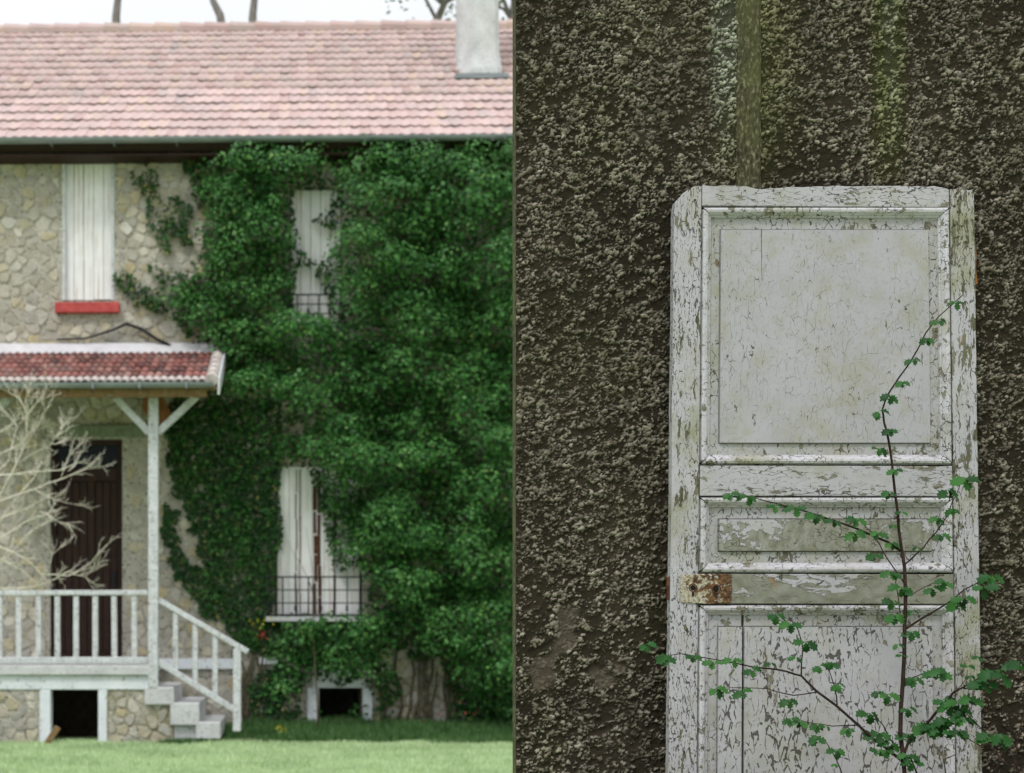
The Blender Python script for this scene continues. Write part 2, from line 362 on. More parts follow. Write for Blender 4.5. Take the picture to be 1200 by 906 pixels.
def paint(name, cs=(1, 1, .45), S_=52, loss=.3, cw=.055, white=((.50, .50, .51), (.63, .63, .66)), grime=.4, green=.3, seed=0, dark=(.035, .03, .022), fine=.5, under=((.10, .095, .065), (.185, .175, .13), (.27, .255, .20))):
    t = NT(name); base = t.map((1, 1, 1), loc=(seed * 3.1, seed * 1.7, seed * .9))
    wob = t.n('TexNoise', Scale=22, Detail=3); t.t.links.new(base, wob.inputs['Vector'])
    warp = t.vm('ADD', base, t.vm('SCALE', wob.outputs['Color'], .022))
    wc = t.map(cs, co=warp)
    edge = t.vor(S_, 'DISTANCE_TO_EDGE', wc); cell = t.vor(S_, 'F1', wc, 'Color'); cellv = t.sep(cell)[0]
    wc2 = t.map(tuple(c * 2.3 for c in cs), co=warp); cell2 = t.sep(t.vor(S_, 'F1', wc2, 'Color'))[1]
    where = t.noise(5, 4, t.map((cs[0], 1, cs[2]), co=base)); where2 = t.noise(16, 4, wc)
    peel = t.noise(S_ * .62, 7, wc, .66); lossm = t.math('MULTIPLY', t.step(where, .38, .66), loss * .20)
    pv = t.math('ADD', t.math('ADD', peel, t.math('MULTIPLY', t.math('SUBTRACT', cellv, .5), .10)), lossm)
    gone = t.step(t.math('MULTIPLY_ADD', t.math('SUBTRACT', pv, .685 - loss * .10), 1.0, .5), .492, .508)
    crackw = t.math('MULTIPLY', t.math('MULTIPLY', t.step(t.noise(9, 3, wc), .38, .62), t.step(t.noise(S_ * 1.1, 3, base), .44, .60)), cw)
    crack = t.math('LESS_THAN', edge, crackw)
    hair = t.math('MULTIPLY', t.math('LESS_THAN', t.vor(S_ * 2.6, 'DISTANCE_TO_EDGE', wc), .035), t.math('MULTIPLY', t.step(t.noise(4, 3, base), .45, .6), t.step(t.noise(50, 2, base), .45, .55)))
    n1 = t.noise(7, 6, base); n2 = t.noise(90, 4, base)
    pc = t.mix(n1, white[0], white[1]); pc = t.mix(t.math('MULTIPLY', t.step(t.noise(11, 6, base, .7), .47, .66), grime), pc, (.30, .285, .225))
    pc = t.mix(t.math('MULTIPLY', t.step(t.noise(4.3, 6, base, .65), .52, .66), green), pc, (.22, .225, .12))
    pc = t.mix(t.math('MULTIPLY', t.step(n2, .60, .70), .5), pc, (.22, .20, .16))
    pc = t.mix(t.math('MULTIPLY', hair, fine), pc, (.17, .16, .13))
    wd = t.ramp(t.noise(30, 5, t.map((cs[0] * 2.5, 1, cs[2] * 1.2), co=base)), [(.3, under[0]), (.5, under[1]), (.7, under[2])])
    wd = t.mix(t.step(t.noise(6, 4, base), .62, .7), wd, (.27, .17, .09))
    cc = t.mix(gone, pc, wd); cc = t.mix(t.math('MULTIPLY', crack, .85), cc, dark)
    t.col(cc)
    h = t.math('SUBTRACT', t.math('MULTIPLY', t.math('SUBTRACT', 1.0, gone), 1.0), t.math('MULTIPLY', crack, .9))
    t.bump(t.math('ADD', h, t.math('MULTIPLY', n2, .35)), .0024, 1.0); M[name] = t.done(.75, .15)
W1 = ((.33, .322, .355), (.455, .446, .485)); PRIMER = ((.15, .15, .11), (.215, .215, .175), (.28, .28, .25))
paint('door_stile', (1, 1, .2), 100, .62, .11, W1, grime=.5, green=.75, seed=1, under=((.07, .066, .04), (.13, .125, .08), (.21, .20, .15)))
paint('door_rail', (.3, 1, 1), 80, .38, .085, W1, grime=.4, green=.45, seed=2)
paint('door_lock_rail', (.3, 1, 1), 45, 1.75, .03, W1, grime=.4, green=.3, seed=6, under=PRIMER)
paint('door_upper_panel', (1, 1, .3), 60, -.1, .012, ((.31, .302, .335), (.415, .405, .445)), grime=.65, green=.28, seed=3, fine=.22)
paint('door_middle_panel', (.8, 1, 1), 62, 1.25, .05, W1, grime=.4, green=.3, seed=4, under=PRIMER)
paint('door_lower_panel', (1, 1, .3), 62, .14, .13, ((.34, .334, .36), (.45, .442, .478)), grime=.5, green=.35, seed=5)
paint('door_moulding', (.7, 1, .7), 75, .42, .06, ((.39, .38, .415), (.54, .53, .575)), grime=.45, green=.6, seed=8)
paint('door_margin', (.8, 1, .5), 70, .35, .08, ((.31, .305, .32), (.42, .414, .445)), grime=.75, green=.55, seed=9, under=((.07, .065, .045), (.13, .12, .085), (.22, .205, .16)))
@mk('crack_dark')
def _(t): t.col((.012, .01, .008)); return t.done(1)

# ------------------------------------------------------------------ setting: ground, terrace
HY0 = 20.0                                                     # front plane of the house wall
gx = np.concatenate([np.array([-900, -300, -80, -30]), np.linspace(-14, 14, 113), np.array([30, 80, 300, 900])])
gy = np.concatenate([np.array([-200, -40, -10, 0, 6, 10]), np.linspace(12, 20.5, 50), np.array([27, 40, 90, 300, 1200])])
GX, GY = np.meshgrid(gx, gy)
def ground_z(x, y): return (fbm(x * .8, y * .8, 3) - .5) * .07 * sst(9, 13, y) + .10 * sst(18.9, 19.9, y) * sst(-.9, 0.3, x)
V = np.stack([GX, GY, ground_z(GX, GY)], -1).reshape(-1, 3); nx, ny = len(gx), len(gy)
ii = (np.arange(ny - 1)[:, None] * nx + np.arange(nx - 1)[None]).ravel()
lawn = place('ground', np_mesh('ground', V, np.stack([ii, ii + 1, ii + 1 + nx, ii + nx], 1), M['ground_grass'], True)); tag(lawn, kind='structure')
WY = 4.36; WX0 = (604.5 - 300) / F * WY; BED = .56
b = MB(); n = 14
vs = []; fs = []
for j in range(11):
    for i in range(n * 3 + 1):
        x = WX0 + .01 + i * 4.0 / (n * 3); y = 3.0 + j * (WY + .02 - 3.0) / 10
        vs.append((x, y, BED + float(fbm(x * 5, y * 5, 9) - .5) * .05))
W_ = n * 3 + 1
for j in range(10):
    for i in range(n * 3): fs.append((j * W_ + i, j * W_ + i + 1, (j + 1) * W_ + i + 1, (j + 1) * W_ + i))
b.add(vs, fs); b.box(WX0 + .01, WX0 + 4.01, 3.0, 4.38, -.1, BED - .035)
tag(b.build('terrace', M['soil'], smooth=False), kind='structure')

# ------------------------------------------------------------------ ivy mask (rows and columns of the photo at the wall plane)
IVY = [
 [(212,172),(600,168),(640,168),(640,850),(600,850),(560,846),(530,825),(515,780),(470,764),(432,772),(430,800),(400,806),(372,800),(366,784),(330,775),(300,770),(272,748),(250,715),(240,680),(232,640),(222,610),(205,575),(196,540),(190,490),(196,470),(262,455),(266,412),(235,405),(214,398),(207,380),(204,350),(208,330),(228,312),(234,290),(242,258),(224,228),(212,195)],
 [(152,202),(184,200),(190,235),(210,258),(226,280),(226,292),(204,276),(202,300),(190,300),(182,278),(172,252),(172,236),(156,216)],
 [(198,232),(222,240),(228,262),(222,282),(206,262)],
 [(172,314),(186,310),(200,322),(212,318),(212,340),(190,336)],
 [(131,318),(141,313),(155,330),(180,345),(210,352),(206,370),(188,370),(158,357),(138,342)],
 [(120,168),(230,168),(230,184),(160,190),(120,182)],
 [(190,585),(204,600),(212,640),(232,668),(248,700),(256,724),(240,724),(222,700),(200,668),(190,640)],
 [(178,345),(200,318),(212,330),(204,352),(184,356)],
 [(238,405),(266,410),(270,470),(250,480),(236,470),(262,452)],
 [(380,786),(395,800),(402,790),(410,806),(424,788),(436,800),(444,840),(452,846),(470,800),(450,768)],
 [(330,780),(356,784),(352,830),(340,846),(300,846),(290,820),(300,790)],
]
HOLES = [
 [(343,226),(372,224),(388,232),(384,250),(366,262),(352,266),(346,256)],
 [(346,262),(366,262),(382,268),(400,276),(398,290),(386,298),(382,310),(362,306),(350,296)],
 [(346,314),(362,312),(376,330),(374,345),(384,352),(386,374),(366,380),(343,380),(345,345)],
 [(327,549),(352,546),(362,556),(370,570),(376,590),(382,620),(384,650),(390,668),(425,672),(432,720),(318,722),(322,700),(326,660),(331,620),(328,590)],
 [(380,195),(392,192),(396,206),(386,214),(378,206)],
 [(340,502),(352,500),(356,510),(342,510)],
 [(376,800),(388,797),(396,804),(408,800),(416,795),(424,802),(422,846),(376,846)],
 [(232,566),(242,568),(240,576),(232,575)],
]
def ivy_mask(px, py, wob=9, seed=0):
    qx = px + (fbm(px / 22., py / 22., 50 + seed) - .5) * 2 * wob + (vn(px / 7., py / 7., 61) - .5) * wob * .9
    qy = py + (fbm(px / 22., py / 22., 80 + seed) - .5) * 2 * wob + (vn(px / 7., py / 7., 71) - .5) * wob * .9
    r = np.zeros(np.shape(px), bool)
    for p in IVY: r |= inpoly(qx, qy, p)
    hx = px + (qx - px) * .5; hy = py + (qy - py) * .5
    for p in HOLES: r &= ~inpoly(hx, hy, p)
    for p in IVY[1:5]: r |= inpoly(px + (qx - px) * .3, py + (qy - py) * .3, p)
    r &= ~((qx > 130) & (qx < 240) & (qy > 150) & (qy < 345) & (vn(px / 9., py / 9., 33) < .22))
    return r
def pxpy(x, z, Y=HY0): return x / Y * F + CX, HY - (z - EYE) / Y * F

# ------------------------------------------------------------------ stone house
house = empty('stone_house', (0, HY0, 0), 'two storey rubble stone house with pale red tiled roof and white shutters', 'house')
HOUSE.append(house)
def X(px, Y=HY0): return (px - CX) / F * Y
def Z(py, Y=HY0): return EYE + (HY - py) / F * Y
XL, XR = -6.2, 5.2
openings = [('w', X(73), X(133), Z(352), Z(183)), ('w', X(340), X(400), Z(380), Z(222)), ('w', X(322), X(424), Z(722), Z(546)),
            ('d', X(58), X(143), Z(777), Z(514)), ('c', X(374), X(424), Z(848), Z(806))]
xs = sorted({XL, XR, *[o[1] for o in openings], *[o[2] for o in openings]}); zs = sorted({-.2, 7.75, *[o[3] for o in openings], *[o[4] for o in openings]})
def is_open(x, z): return any(o[1] < x < o[2] and o[3] < z < o[4] for o in openings)
b = MB()
for i in range(len(xs) - 1):
    for j in range(len(zs) - 1):
        x0, x1, z0, z1 = xs[i], xs[i + 1], zs[j], zs[j + 1]
        if not is_open((x0 + x1) / 2, (z0 + z1) / 2): b.add([(x0, HY0, z0), (x1, HY0, z0), (x1, HY0, z1), (x0, HY0, z1)], [(0, 1, 2, 3)])
for o in openings:
    x0, x1, z0, z1 = o[1:]; y1 = HY0 + {'w': .3, 'd': .5, 'c': 2.6}[o[0]]
    b.add([(x0, HY0, z0), (x1, HY0, z0), (x1, HY0, z1), (x0, HY0, z1), (x0, y1, z0), (x1, y1, z0), (x1, y1, z1), (x0, y1, z1)], [(0, 1, 5, 4), (3, 2, 6, 7), (0, 4, 7, 3), (1, 2, 6, 5), (4, 5, 6, 7)])
YB = 29.4; RZ = 10.88; RY = 24.5
b.add([(XL, HY0, -.2), (XL, YB, -.2), (XL, YB, 7.75), (XL, RY, RZ - .15), (XL, HY0, 7.75)], [(0, 1, 2, 3, 4)])
b.add([(XR, HY0, -.2), (XR, YB, -.2), (XR, YB, 7.75), (XR, RY, RZ - .15), (XR, HY0, 7.75)], [(0, 1, 2, 3, 4)])
b.add([(XL, YB, -.2), (XR, YB, -.2), (XR, YB, 7.75), (XL, YB, 7.75)], [(0, 1, 2, 3)])
wall = MB.build(b, 'wall', M['mortar'], house)

def clip(poly, p, q):            # keep side of the bisector nearest p
    m = ((p[0] + q[0]) / 2, (p[1] + q[1]) / 2); d = (q[0] - p[0], q[1] - p[1]); o = []
    for i in range(len(poly)):
        a, c = poly[i], poly[(i + 1) % len(poly)]
        sa = (a[0] - m[0]) * d[0] + (a[1] - m[1]) * d[1]; sc = (c[0] - m[0]) * d[0] + (c[1] - m[1]) * d[1]
        if sa <= 0: o.append(a)
        if sa * sc < 0:
            k = sa / (sa - sc); o.append((a[0] + (c[0] - a[0]) * k, a[1] + (c[1] - a[1]) * k))
    return o
def stone_cells(x0, x1, z0, z1, sx, sz, seed):
    r = random.Random(seed); nx = int((x1 - x0) / sx) + 3; nz = int((z1 - z0) / sz) + 3
    pt = [[(x0 + (i - 1 + .5 * (j % 2) + r.uniform(-.36, .36)) * sx, z0 + (j - .5 + r.uniform(-.33, .33)) * sz) for i in range(nx)] for j in range(nz)]
    pt = [[(a + (vn(np.array([a * 3.1]), np.array([c * 3.7]), seed)[0] - .5) * sx * 1.1, c + (vn(np.array([a * 2.9]), np.array([c * 4.1]), seed + 5)[0] - .5) * sz * 1.1) for a, c in row] for row in pt]
    for j in range(1, nz - 1):
        for i in range(1, nx - 1):
            p = pt[j][i]
            if not (x0 < p[0] < x1 and z0 < p[1] < z1): continue
            poly = [(p[0] - sx * 1.3, p[1] - sz * 1.3), (p[0] + sx * 1.3, p[1] - sz * 1.3), (p[0] + sx * 1.3, p[1] + sz * 1.3), (p[0] - sx * 1.3, p[1] + sz * 1.3)]
            for jj in range(max(0, j - 2), min(nz, j + 3)):
                for ii_ in range(max(0, i - 2), min(nx, i + 3)):
                    if (jj, ii_) != (j, i) and len(poly) > 2: poly = clip(poly, p, pt[jj][ii_])
            if len(poly) > 2: yield p, poly, r
def stone_geo(mb, poly, r, Y, grow=.97):
    cx = sum(p[0] for p in poly) / len(poly); cz = sum(p[1] for p in poly) / len(poly)
    k = r.uniform(.86, 1.0) * grow; q = [(cx + (x - cx) * k, cz + (z - cz) * k) for x, z in poly]
    ring = []
    for i in range(len(q)):
        a, c = q[i], q[(i + 1) % len(q)]
        if math.dist(a, c) < .02: continue
        for u in (.14, .86): ring.append((a[0] + (c[0] - a[0]) * u + r.uniform(-.006, .006), a[1] + (c[1] - a[1]) * u + r.uniform(-.006, .006)))
    n = len(ring)
    if n < 5: return
    h = r.uniform(.004, .018); tx, tz = r.uniform(-.08, .08), r.uniform(-.1, .1)
    vs = [(x, Y + .01, z) for x, z in ring]
    vs += [(cx + (x - cx) * .84, Y - h - (x - cx) * tx - (z - cz) * tz + r.uniform(-.004, .004), cz + (z - cz) * .84) for x, z in ring] + [(cx, Y - h * 1.2, cz)]
    mb.add(vs, [(i, (i + 1) % n, (i + 1) % n + n, i + n) for i in range(n)] + [(i + n, (i + 1) % n + n, 2 * n) for i in range(n)])
budget = 300; cands = []
wins = [(o[1] - .05, o[2] + .05, o[3] - .06, o[4] + .06) for o in openings] + [(X(62), X(143), Z(370), Z(352)), (X(75), X(176), Z(515), Z(494)), (X(150), X(300), Z(787), Z(769)), (X(356), X(436), Z(848), Z(783))]
for p, poly, r in stone_cells(XL + .1, XR - .1, 0.0, 7.6, .205, .125, 11):
    xa = min(a[0] for a in poly); xb = max(a[0] for a in poly); za = min(a[1] for a in poly); zb = max(a[1] for a in poly)
    if any(xb > w0 + .02 and xa < w1 - .02 and zb > w2 + .02 and za < w3 - .02 for w0, w1, w2, w3 in wins):
        cx, cz = p
        if any(w0 < cx < w1 and w2 < cz < w3 for w0, w1, w2, w3 in wins): continue
        npoly = []
        for (x, z) in poly:          # pull corners out of the opening
            for w0, w1, w2, w3 in wins:
                if w0 < x < w1 and w2 < z < w3:
                    if cx <= w0: x = w0
                    elif cx >= w1: x = w1
                    elif cz <= w2: z = w2
                    else: z = w3
            npoly.append((x, z))
        poly = npoly
    qx, qy = pxpy(*p)
    vis = -8 < qx < 606 and 160 < qy < 850
    covered = all(bool(ivy_mask(np.array([qx + dx]), np.array([qy + dy]), 4)[0]) for dx, dy in ((0, 0), (-9, 0), (9, 0), (0, 8), (0, -8)))
    hidden = (qx < 255 and 405 < qy < 445) or (58 < qx < 143 and 770 < qy) or (qx < 178 and qy > 778)
    cands.append((vis and not covered and not hidden, p, poly, r.randint(0, 10 ** 6)))
r0 = random.Random(2); cands.sort(key=lambda q: (not q[0], -(max(a[0] for a in q[2]) - min(a[0] for a in q[2])) * (max(a[1] for a in q[2]) - min(a[1] for a in q[2]))))
rest = MB(); nst = 0
for ok, p, poly, sd_ in cands:
    if ok and nst < budget:
        m = MB(); stone_geo(m, poly, random.Random(sd_), HY0)
        if m.v: m.build('stone', M['rubble'], wall, smooth=False); nst += 1
    else: stone_geo(rest, poly, random.Random(sd_), HY0)
tag(rest.build('rubble_stones', M['rubble'], wall), kind='stuff')

# roof
pitch = math.atan2(RZ - 7.63, RY - 19.6); EY, EZ = 19.6, 7.63
b = MB()
th = .12; nrm = Vector((0, -math.sin(pitch), math.cos(pitch)))
def slab(mb, xl, xr, y0, z0, y1, z1, t):
    n_ = Vector((0, -(z1 - z0), (y1 - y0))).normalized() * t
    if n_.z < 0: n_ = -n_
    mb.add([(xl, y0, z0), (xr, y0, z0), (xr, y1, z1), (xl, y1, z1), Vector((xl, y0, z0)) - n_, Vector((xr, y0, z0)) - n_, Vector((xr, y1, z1)) - n_, Vector((xl, y1, z1)) - n_],
           [(0, 1, 2, 3), (4, 7, 6, 5), (0, 4, 5, 1), (3, 2, 6, 7), (0, 3, 7, 4), (1, 5, 6, 2)])
slab(b, XL - .3, XR + .3, EY + .05, EZ - .02, RY, RZ - .05, th); slab(b, XL - .3, XR + .3, YB + .3, 7.63, RY, RZ - .05, th)
roof = b.build('roof', M['brown_wood'], house)
def tile_mesh(name, w, L, hgt, mat, nseg=6, barrel=False):
    vs = []; fs = []
    for j, y in enumerate((0, L)):
        for i in range(nseg + 1):
            u = i / nseg
            z = hgt * math.sin(u * math.pi) ** (1 if barrel else 2) if barrel else hgt * (.5 + .5 * math.cos(2 * math.pi * u))
            vs.append((-w / 2 + u * w, y, z + (.006 if j == 0 else 0)))
    for i in range(nseg + 1): vs.append((vs[i][0], 0, vs[i][2] - .014))
    k = nseg + 1
    for i in range(nseg): fs += [(i, i + 1, k + i + 1, k + i), (2 * k + i, 2 * k + i + 1, i + 1, i)]
    m = MB().add(vs, fs); return m.mesh(name, M[mat], smooth=False)
def tile_roof(parent, mesh, xa, xb, y0, z0, y1, z1, w, row, cap, objname, stuffname, key, mat, jx=.004, lift=.03, xr_fn=None, low=None):
    pt = math.atan2(z1 - z0, y1 - y0); L = math.hypot(y1 - y0, z1 - z0); nr = int(L / row); row = L / nr
    t = Vector((0, math.cos(pt), math.sin(pt))); nn = Vector((0, -math.sin(pt), math.cos(pt))); items = []
    for j in range(nr):
        lim = xr_fn(j / nr) if xr_fn else xb
        nc = int((lim - xa) / w)
        for i in range(nc):
            x = lim - (i + .5) * w + random.uniform(-jx, jx)
            c = Vector((x, y0, z0)) + t * (j * row + random.uniform(-.006, .006)) + nn * (lift + random.uniform(-.003, .004))
            items.append((c, (pt - .045 + random.uniform(-.012, .012), random.uniform(-.012, .012), random.uniform(-.012, .012)), random.uniform(.97, 1.03)))
    items.sort(key=lambda q: key(q[0]))
    for c, e, s in items[:cap]: place(objname, low if low and (c.y - y0) < .1 else mesh, parent, c, e)
    bv = np.array([v.co[:] for v in mesh.vertices]); V = []; Fq = []; bf = np.array([list(p.vertices) for p in mesh.polygons])
    for k, (c, e, s) in enumerate(items[cap:]):
        R_ = np.array(Matrix.LocRotScale(None, __import__('mathutils').Euler(e), None)); V.append(bv @ R_.T[:3, :3] + np.array(c)); Fq.append(bf + k * len(bv))
    if V:
        off = np.array(wloc(parent)); me = np_mesh(stuffname, np.concatenate(V) - off, np.concatenate(Fq), M[mat]); o = place(stuffname, me, parent); o['kind'] = 'stuff'
tm = tile_mesh('tile', .135, .42, .015, 'roof_tile')
def inview(c):
    q = pxpy(c.x, c.z, c.y); return (0 if -10 < q[0] < 612 else 1e4) + math.dist((0, 0, 1.5), c)
tile_roof(roof, tm, XL - .3, XR + .3, EY - .02, EZ, RY, RZ, .13, .38, 300, 'tile', 'tiles_beyond', inview, 'roof_tile')
b = MB()
x = XL - .3
rd = []
while x < XR + .3:
    rt = MB().tube([(x - .02, RY, RZ + .03), (x + .42, RY, RZ + .015)], [.13, .115], 10); rt.build('ridge_tile', M['roof_tile'], roof, smooth=False); x += .4
# back slope tiles are one sheet of tile coloured slab
b = MB(); slab(b, XL - .3, XR + .3, YB + .32, 7.66, RY, RZ + .02, .06); tag(b.build('back_slope', M['roof_tile'], roof))
# gutter and soffit
b = MB()
def gutter(mb, xa, xb, y, z, r, seg=8):
    vs = []; fs = []
    for x in (xa, xb):
        for t_, rr in ((0, r), (1, r - .006)):
            for i in range(seg + 1):
                a = math.pi * i / seg; vs.append((x, y - rr * math.cos(a), z - rr * math.sin(a)))
    k = seg + 1
    for i in range(seg): fs += [(i, i + 1, 2 * k + i + 1, 2 * k + i), (k + i, 3 * k + i, 3 * k + i + 1, k + i + 1)]
    fs += [(0, 2 * k, 3 * k, k), (k - 1, 2 * k - 1, 4 * k - 1, 3 * k - 1)]
    mb.add(vs, fs)
gutter(b, XL - .3, XR + .3, EY - .07, EZ + .0, .065)
g = b.build('gutter', M['zinc'], house)
for i in range(14):
    x = XL + .4 + i * .8; MB().box(x - .015, x + .015, EY - .14, EY + .05, EZ - .075, EZ - .067).build('bracket', M['zinc'], g)
MB().box(XL - .3, XR + .3, EY + .05, HY0 - .002, EZ - .19, EZ - .16).build('soffit', M['brown_wood'], house)
# chimney
cy = 21.95
def cz_(y): return EZ + (y - EY) * math.tan(pitch)
xc0, xc1 = X(535, cy), X(582, cy)
prof = [(xc0, cy + .30), (xc0 + .19, cy), (xc1 - .07, cy), (xc1, cy + .08), (xc1, cy + .75), (xc0, cy + .75)]
b = MB(); zt = 12.9
for (k0, za, k1, zb) in ((1.14, cz_(cy) - .3, 1.10, cz_(cy) + .16), (1.10, cz_(cy) + .16, .97, cz_(cy) + .42), (.97, cz_(cy) + .42, .87, zt)):
    cxx = sum(p[0] for p in prof) / 6; cyy = sum(p[1] for p in prof) / 6
    A = [(cxx + (p[0] - cxx) * k0, cyy + (p[1] - cyy) * k0, za) for p in prof]; B_ = [(cxx + (p[0] - cxx) * k1, cyy + (p[1] - cyy) * k1, zb) for p in prof]
    b.add(A + B_, [(i, (i + 1) % 6, (i + 1) % 6 + 6, i + 6) for i in range(6)] + ([(6, 7, 8, 9, 10, 11)] if zb == zt else []))
ch = b.build('chimney', M['cement'], house)
MB().box(xc0 - .02, xc1 + .03, cy - .05, cy + .8, zt, zt + .08).build('chimney_cap', M['cement'], ch)
MB().box(xc0 - .08, xc1 + .1, cy - .12, cy - .02, cz_(cy) - .02, cz_(cy) + .05).build('flashing', M['zinc'], ch)
# windows: boards, sill, grille
def window(pxa, pxb, pya, pyb, nb, mat, depth=.10, missing=(), gap=.006):
    x0, x1, z0, z1 = X(pxa), X(pxb), Z(pyb), Z(pya)
    w_ = empty('window', (((x0 + x1) / 2), HY0, z0)); w_.parent = house; w_.location = Vector(((x0 + x1) / 2, HY0, z0)) - house.location
    bw = (x1 - x0 - .02) / nb
    for i in range(nb):
        if i in missing: continue
        a = x0 + .01 + i * bw
        mb = MB().box(a + gap / 2, a + bw - gap / 2, HY0 + depth + random.uniform(-.004, .004), HY0 + depth + .03, z0 + .02 + random.uniform(0, .01), z1 - .01)
        mb.build('shutter_board', M[mat], w_, bevel=.003)
    MB().box(x0 + .002, x1 - .002, HY0 + depth + .045, HY0 + depth + .06, z0 + .001, z1 - .001).build('backing', M['rust'], w_)
    return w_, x0, x1, z0, z1
w1, x0, x1, z0, z1 = window(73, 133, 183, 352, 5, 'shutter_paint', .05, (), .006)
MB().box(X(65), X(140), HY0 - .10, HY0 + .16, Z(367), Z(355)).build('sill', M['red_sill'], w1, bevel=.006)
for fx in (.02, .98): MB().box(x0 + (x1 - x0) * fx - .02, x0 + (x1 - x0) * fx + .02, HY0 - .012, HY0 + .05, z0 + .01, z1 - .02).build('frame', M['grey_wood'], w1)
MB().box(X(60), X(150), HY0 - .018, HY0 + .02, Z(183) + .0, Z(170)).build('lintel', M['green_beam'], w1)
def grille(par, pxa, pxb, rows, py0, py1, nvert, y, short=False):
    x0, x1 = X(pxa), X(pxb); m = MB()
    for r_ in rows: m.tube([(x0, y, Z(r_)), (x1, y, Z(r_))], .011 if r_ == rows[0] else .008, 6)
    for i in range(nvert):
        x = x0 + (x1 - x0) * (i + .5) / nvert; m.tube([(x, y + .004, Z(py1)), (x, y + .004, Z(py0))], .010 if i % 2 else .006, 6)
        if i % 2 == 0: m.tube([(x, y + .004, Z(py1 - 6)), (x, y + .004, Z(py1 - 12))], .016, 6)
    for x in (x0 + .02, x1 - .02):
        for r_ in (rows[0], rows[-1]): m.tube([(x, y, Z(r_)), (x, HY0 + .02, Z(r_))], .008, 6)
    m.build('grille', M['iron'], par)
w2, x0, x1, z0, z1 = window(340, 400, 222, 380, 5, 'shutter_paint', .03, (), .006)
grille(w2, 330, 404, [350, 361, 372], 350, 378, 6, HY0 - .22)
MB().box(X(336), X(404), HY0 - .02, HY0 + .1, Z(384), Z(380)).build('sill', M['cement'], w2)
w3, x0, x1, z0, z1 = window(324, 422, 546, 722, 7, 'shutter_paint', .02, (), .004)
for px_, wd in ((369, .05), (374, .04), (347, .016), (351, .012), (392, .03)):
    mb = MB(); z = z0 + .03
    while z < z1 - .25:
        h_ = random.uniform(.16, .42); a = X(px_) + random.uniform(-.008, .008); ww = wd * random.uniform(.7, 1.1)
        mb.box(a - ww / 2, a + ww / 2, HY0 + .012 - .001 * random.random(), HY0 + .022, z, z + h_, .004); z += h_ + random.uniform(.0, .03)
    mb.build('rust_strap', M['rust'], w3)
grille(w3, 309, 428, [677, 692, 707, 721], 677, 722, 8, HY0 - .26)
MB().box(X(312), X(430), HY0 - .28, HY0 + .1, Z(728), Z(722.5)).build('sill', M['cement'], w3)
# house door
d0, d1, dz0, dz1 = X(58), X(143), Z(777), Z(514); dY = HY0 + .12
dr = empty('door', ((d0 + d1) / 2, HY0, dz0)); dr.parent = house; dr.location = Vector(((d0 + d1) / 2, HY0, dz0)) - house.location
tz = Z(548); hz = Z(563)
for nm, a in (('frame', (d0, d0 + .07, dz0, dz1)), ('frame', (d1 - .07, d1, dz0, dz1)), ('frame', (d0 + .07, d1 - .07, dz1 - .07, dz1)), ('transom', (d0 + .07, d1 - .07, hz, tz))):
    MB().box(a[0] + .001, a[1] - .001, dY - .03, dY + .06, a[2], a[3]).build(nm, M['brown_wood'], dr, bevel=.006)
MB().box(d0 + .071, d1 - .071, dY + .02, dY + .03, tz, dz1 - .07).build('glass_pane', M['glass'], dr)
db0, db1 = d0 + .07, d1 - .07
nbd = 8
for i in range(nbd):
    a = db0 + (db1 - db0) * i / nbd; c = db0 + (db1 - db0) * (i + 1) / nbd; off = .018 if i in (3, 4) else 0
    MB().box(a + .004, c - .004, dY + .01 - off, dY + .04, dz0 + .13, hz - .002).build('board', M['brown_wood'], dr, bevel=.006)
MB().box(db0, db1, dY + .042, dY + .05, dz0, hz).build('backing', M['brown_wood'], dr)
MB().box(db0 + .003, db1 - .003, dY - .012, dY + .04, dz0 + .002, dz0 + .128).build('kick_board', M['brown_wood'], dr, bevel=.005)
MB().box(d1 - .14, d1 - .11, dY - .03, dY, dz0 + 1.0, dz0 + 1.2).build('handle', M['iron'], dr)
MB().box(X(75), X(178), HY0 - .05, HY0 + .1, Z(512), Z(498)).build('door_lintel', M['green_beam'], house, bevel=.008)
# plinth ledge, cellar surround, meter board, cable
MB().box(X(186), X(276), HY0 - .06, HY0 + .02, Z(784), Z(772)).build('plinth_ledge', M['blue_white_paint'], house, bevel=.006)
MB().box(X(366), X(428), HY0 - .05, HY0 + .02, Z(806), Z(785)).build('cellar_lintel', M['blue_white_paint'], house, bevel=.008)
for a, c in ((360, 373.5), (424.5, 436)): MB().box(X(a), X(c), HY0 - .05, HY0 + .02, Z(850), Z(806.2)).build('cellar_jamb', M['blue_white_paint'], house, bevel=.008)
MB().box(X(304), X(326), HY0 - .05, HY0, Z(778), Z(770)).build('painted_block', M['blue_white_paint'], house)
MB().tube([P(66, 397, 19.95), P(100, 396, 19.93), P(130, 387, 19.93), P(148, 379, 19.93), P(165, 385, 19.93), P(185, 398, 19.93), P(200, 405, 19.93)], [.012, .014, .016, .022, .022, .022, .02], 6).build('cable', M['cable'], house, smooth=True)

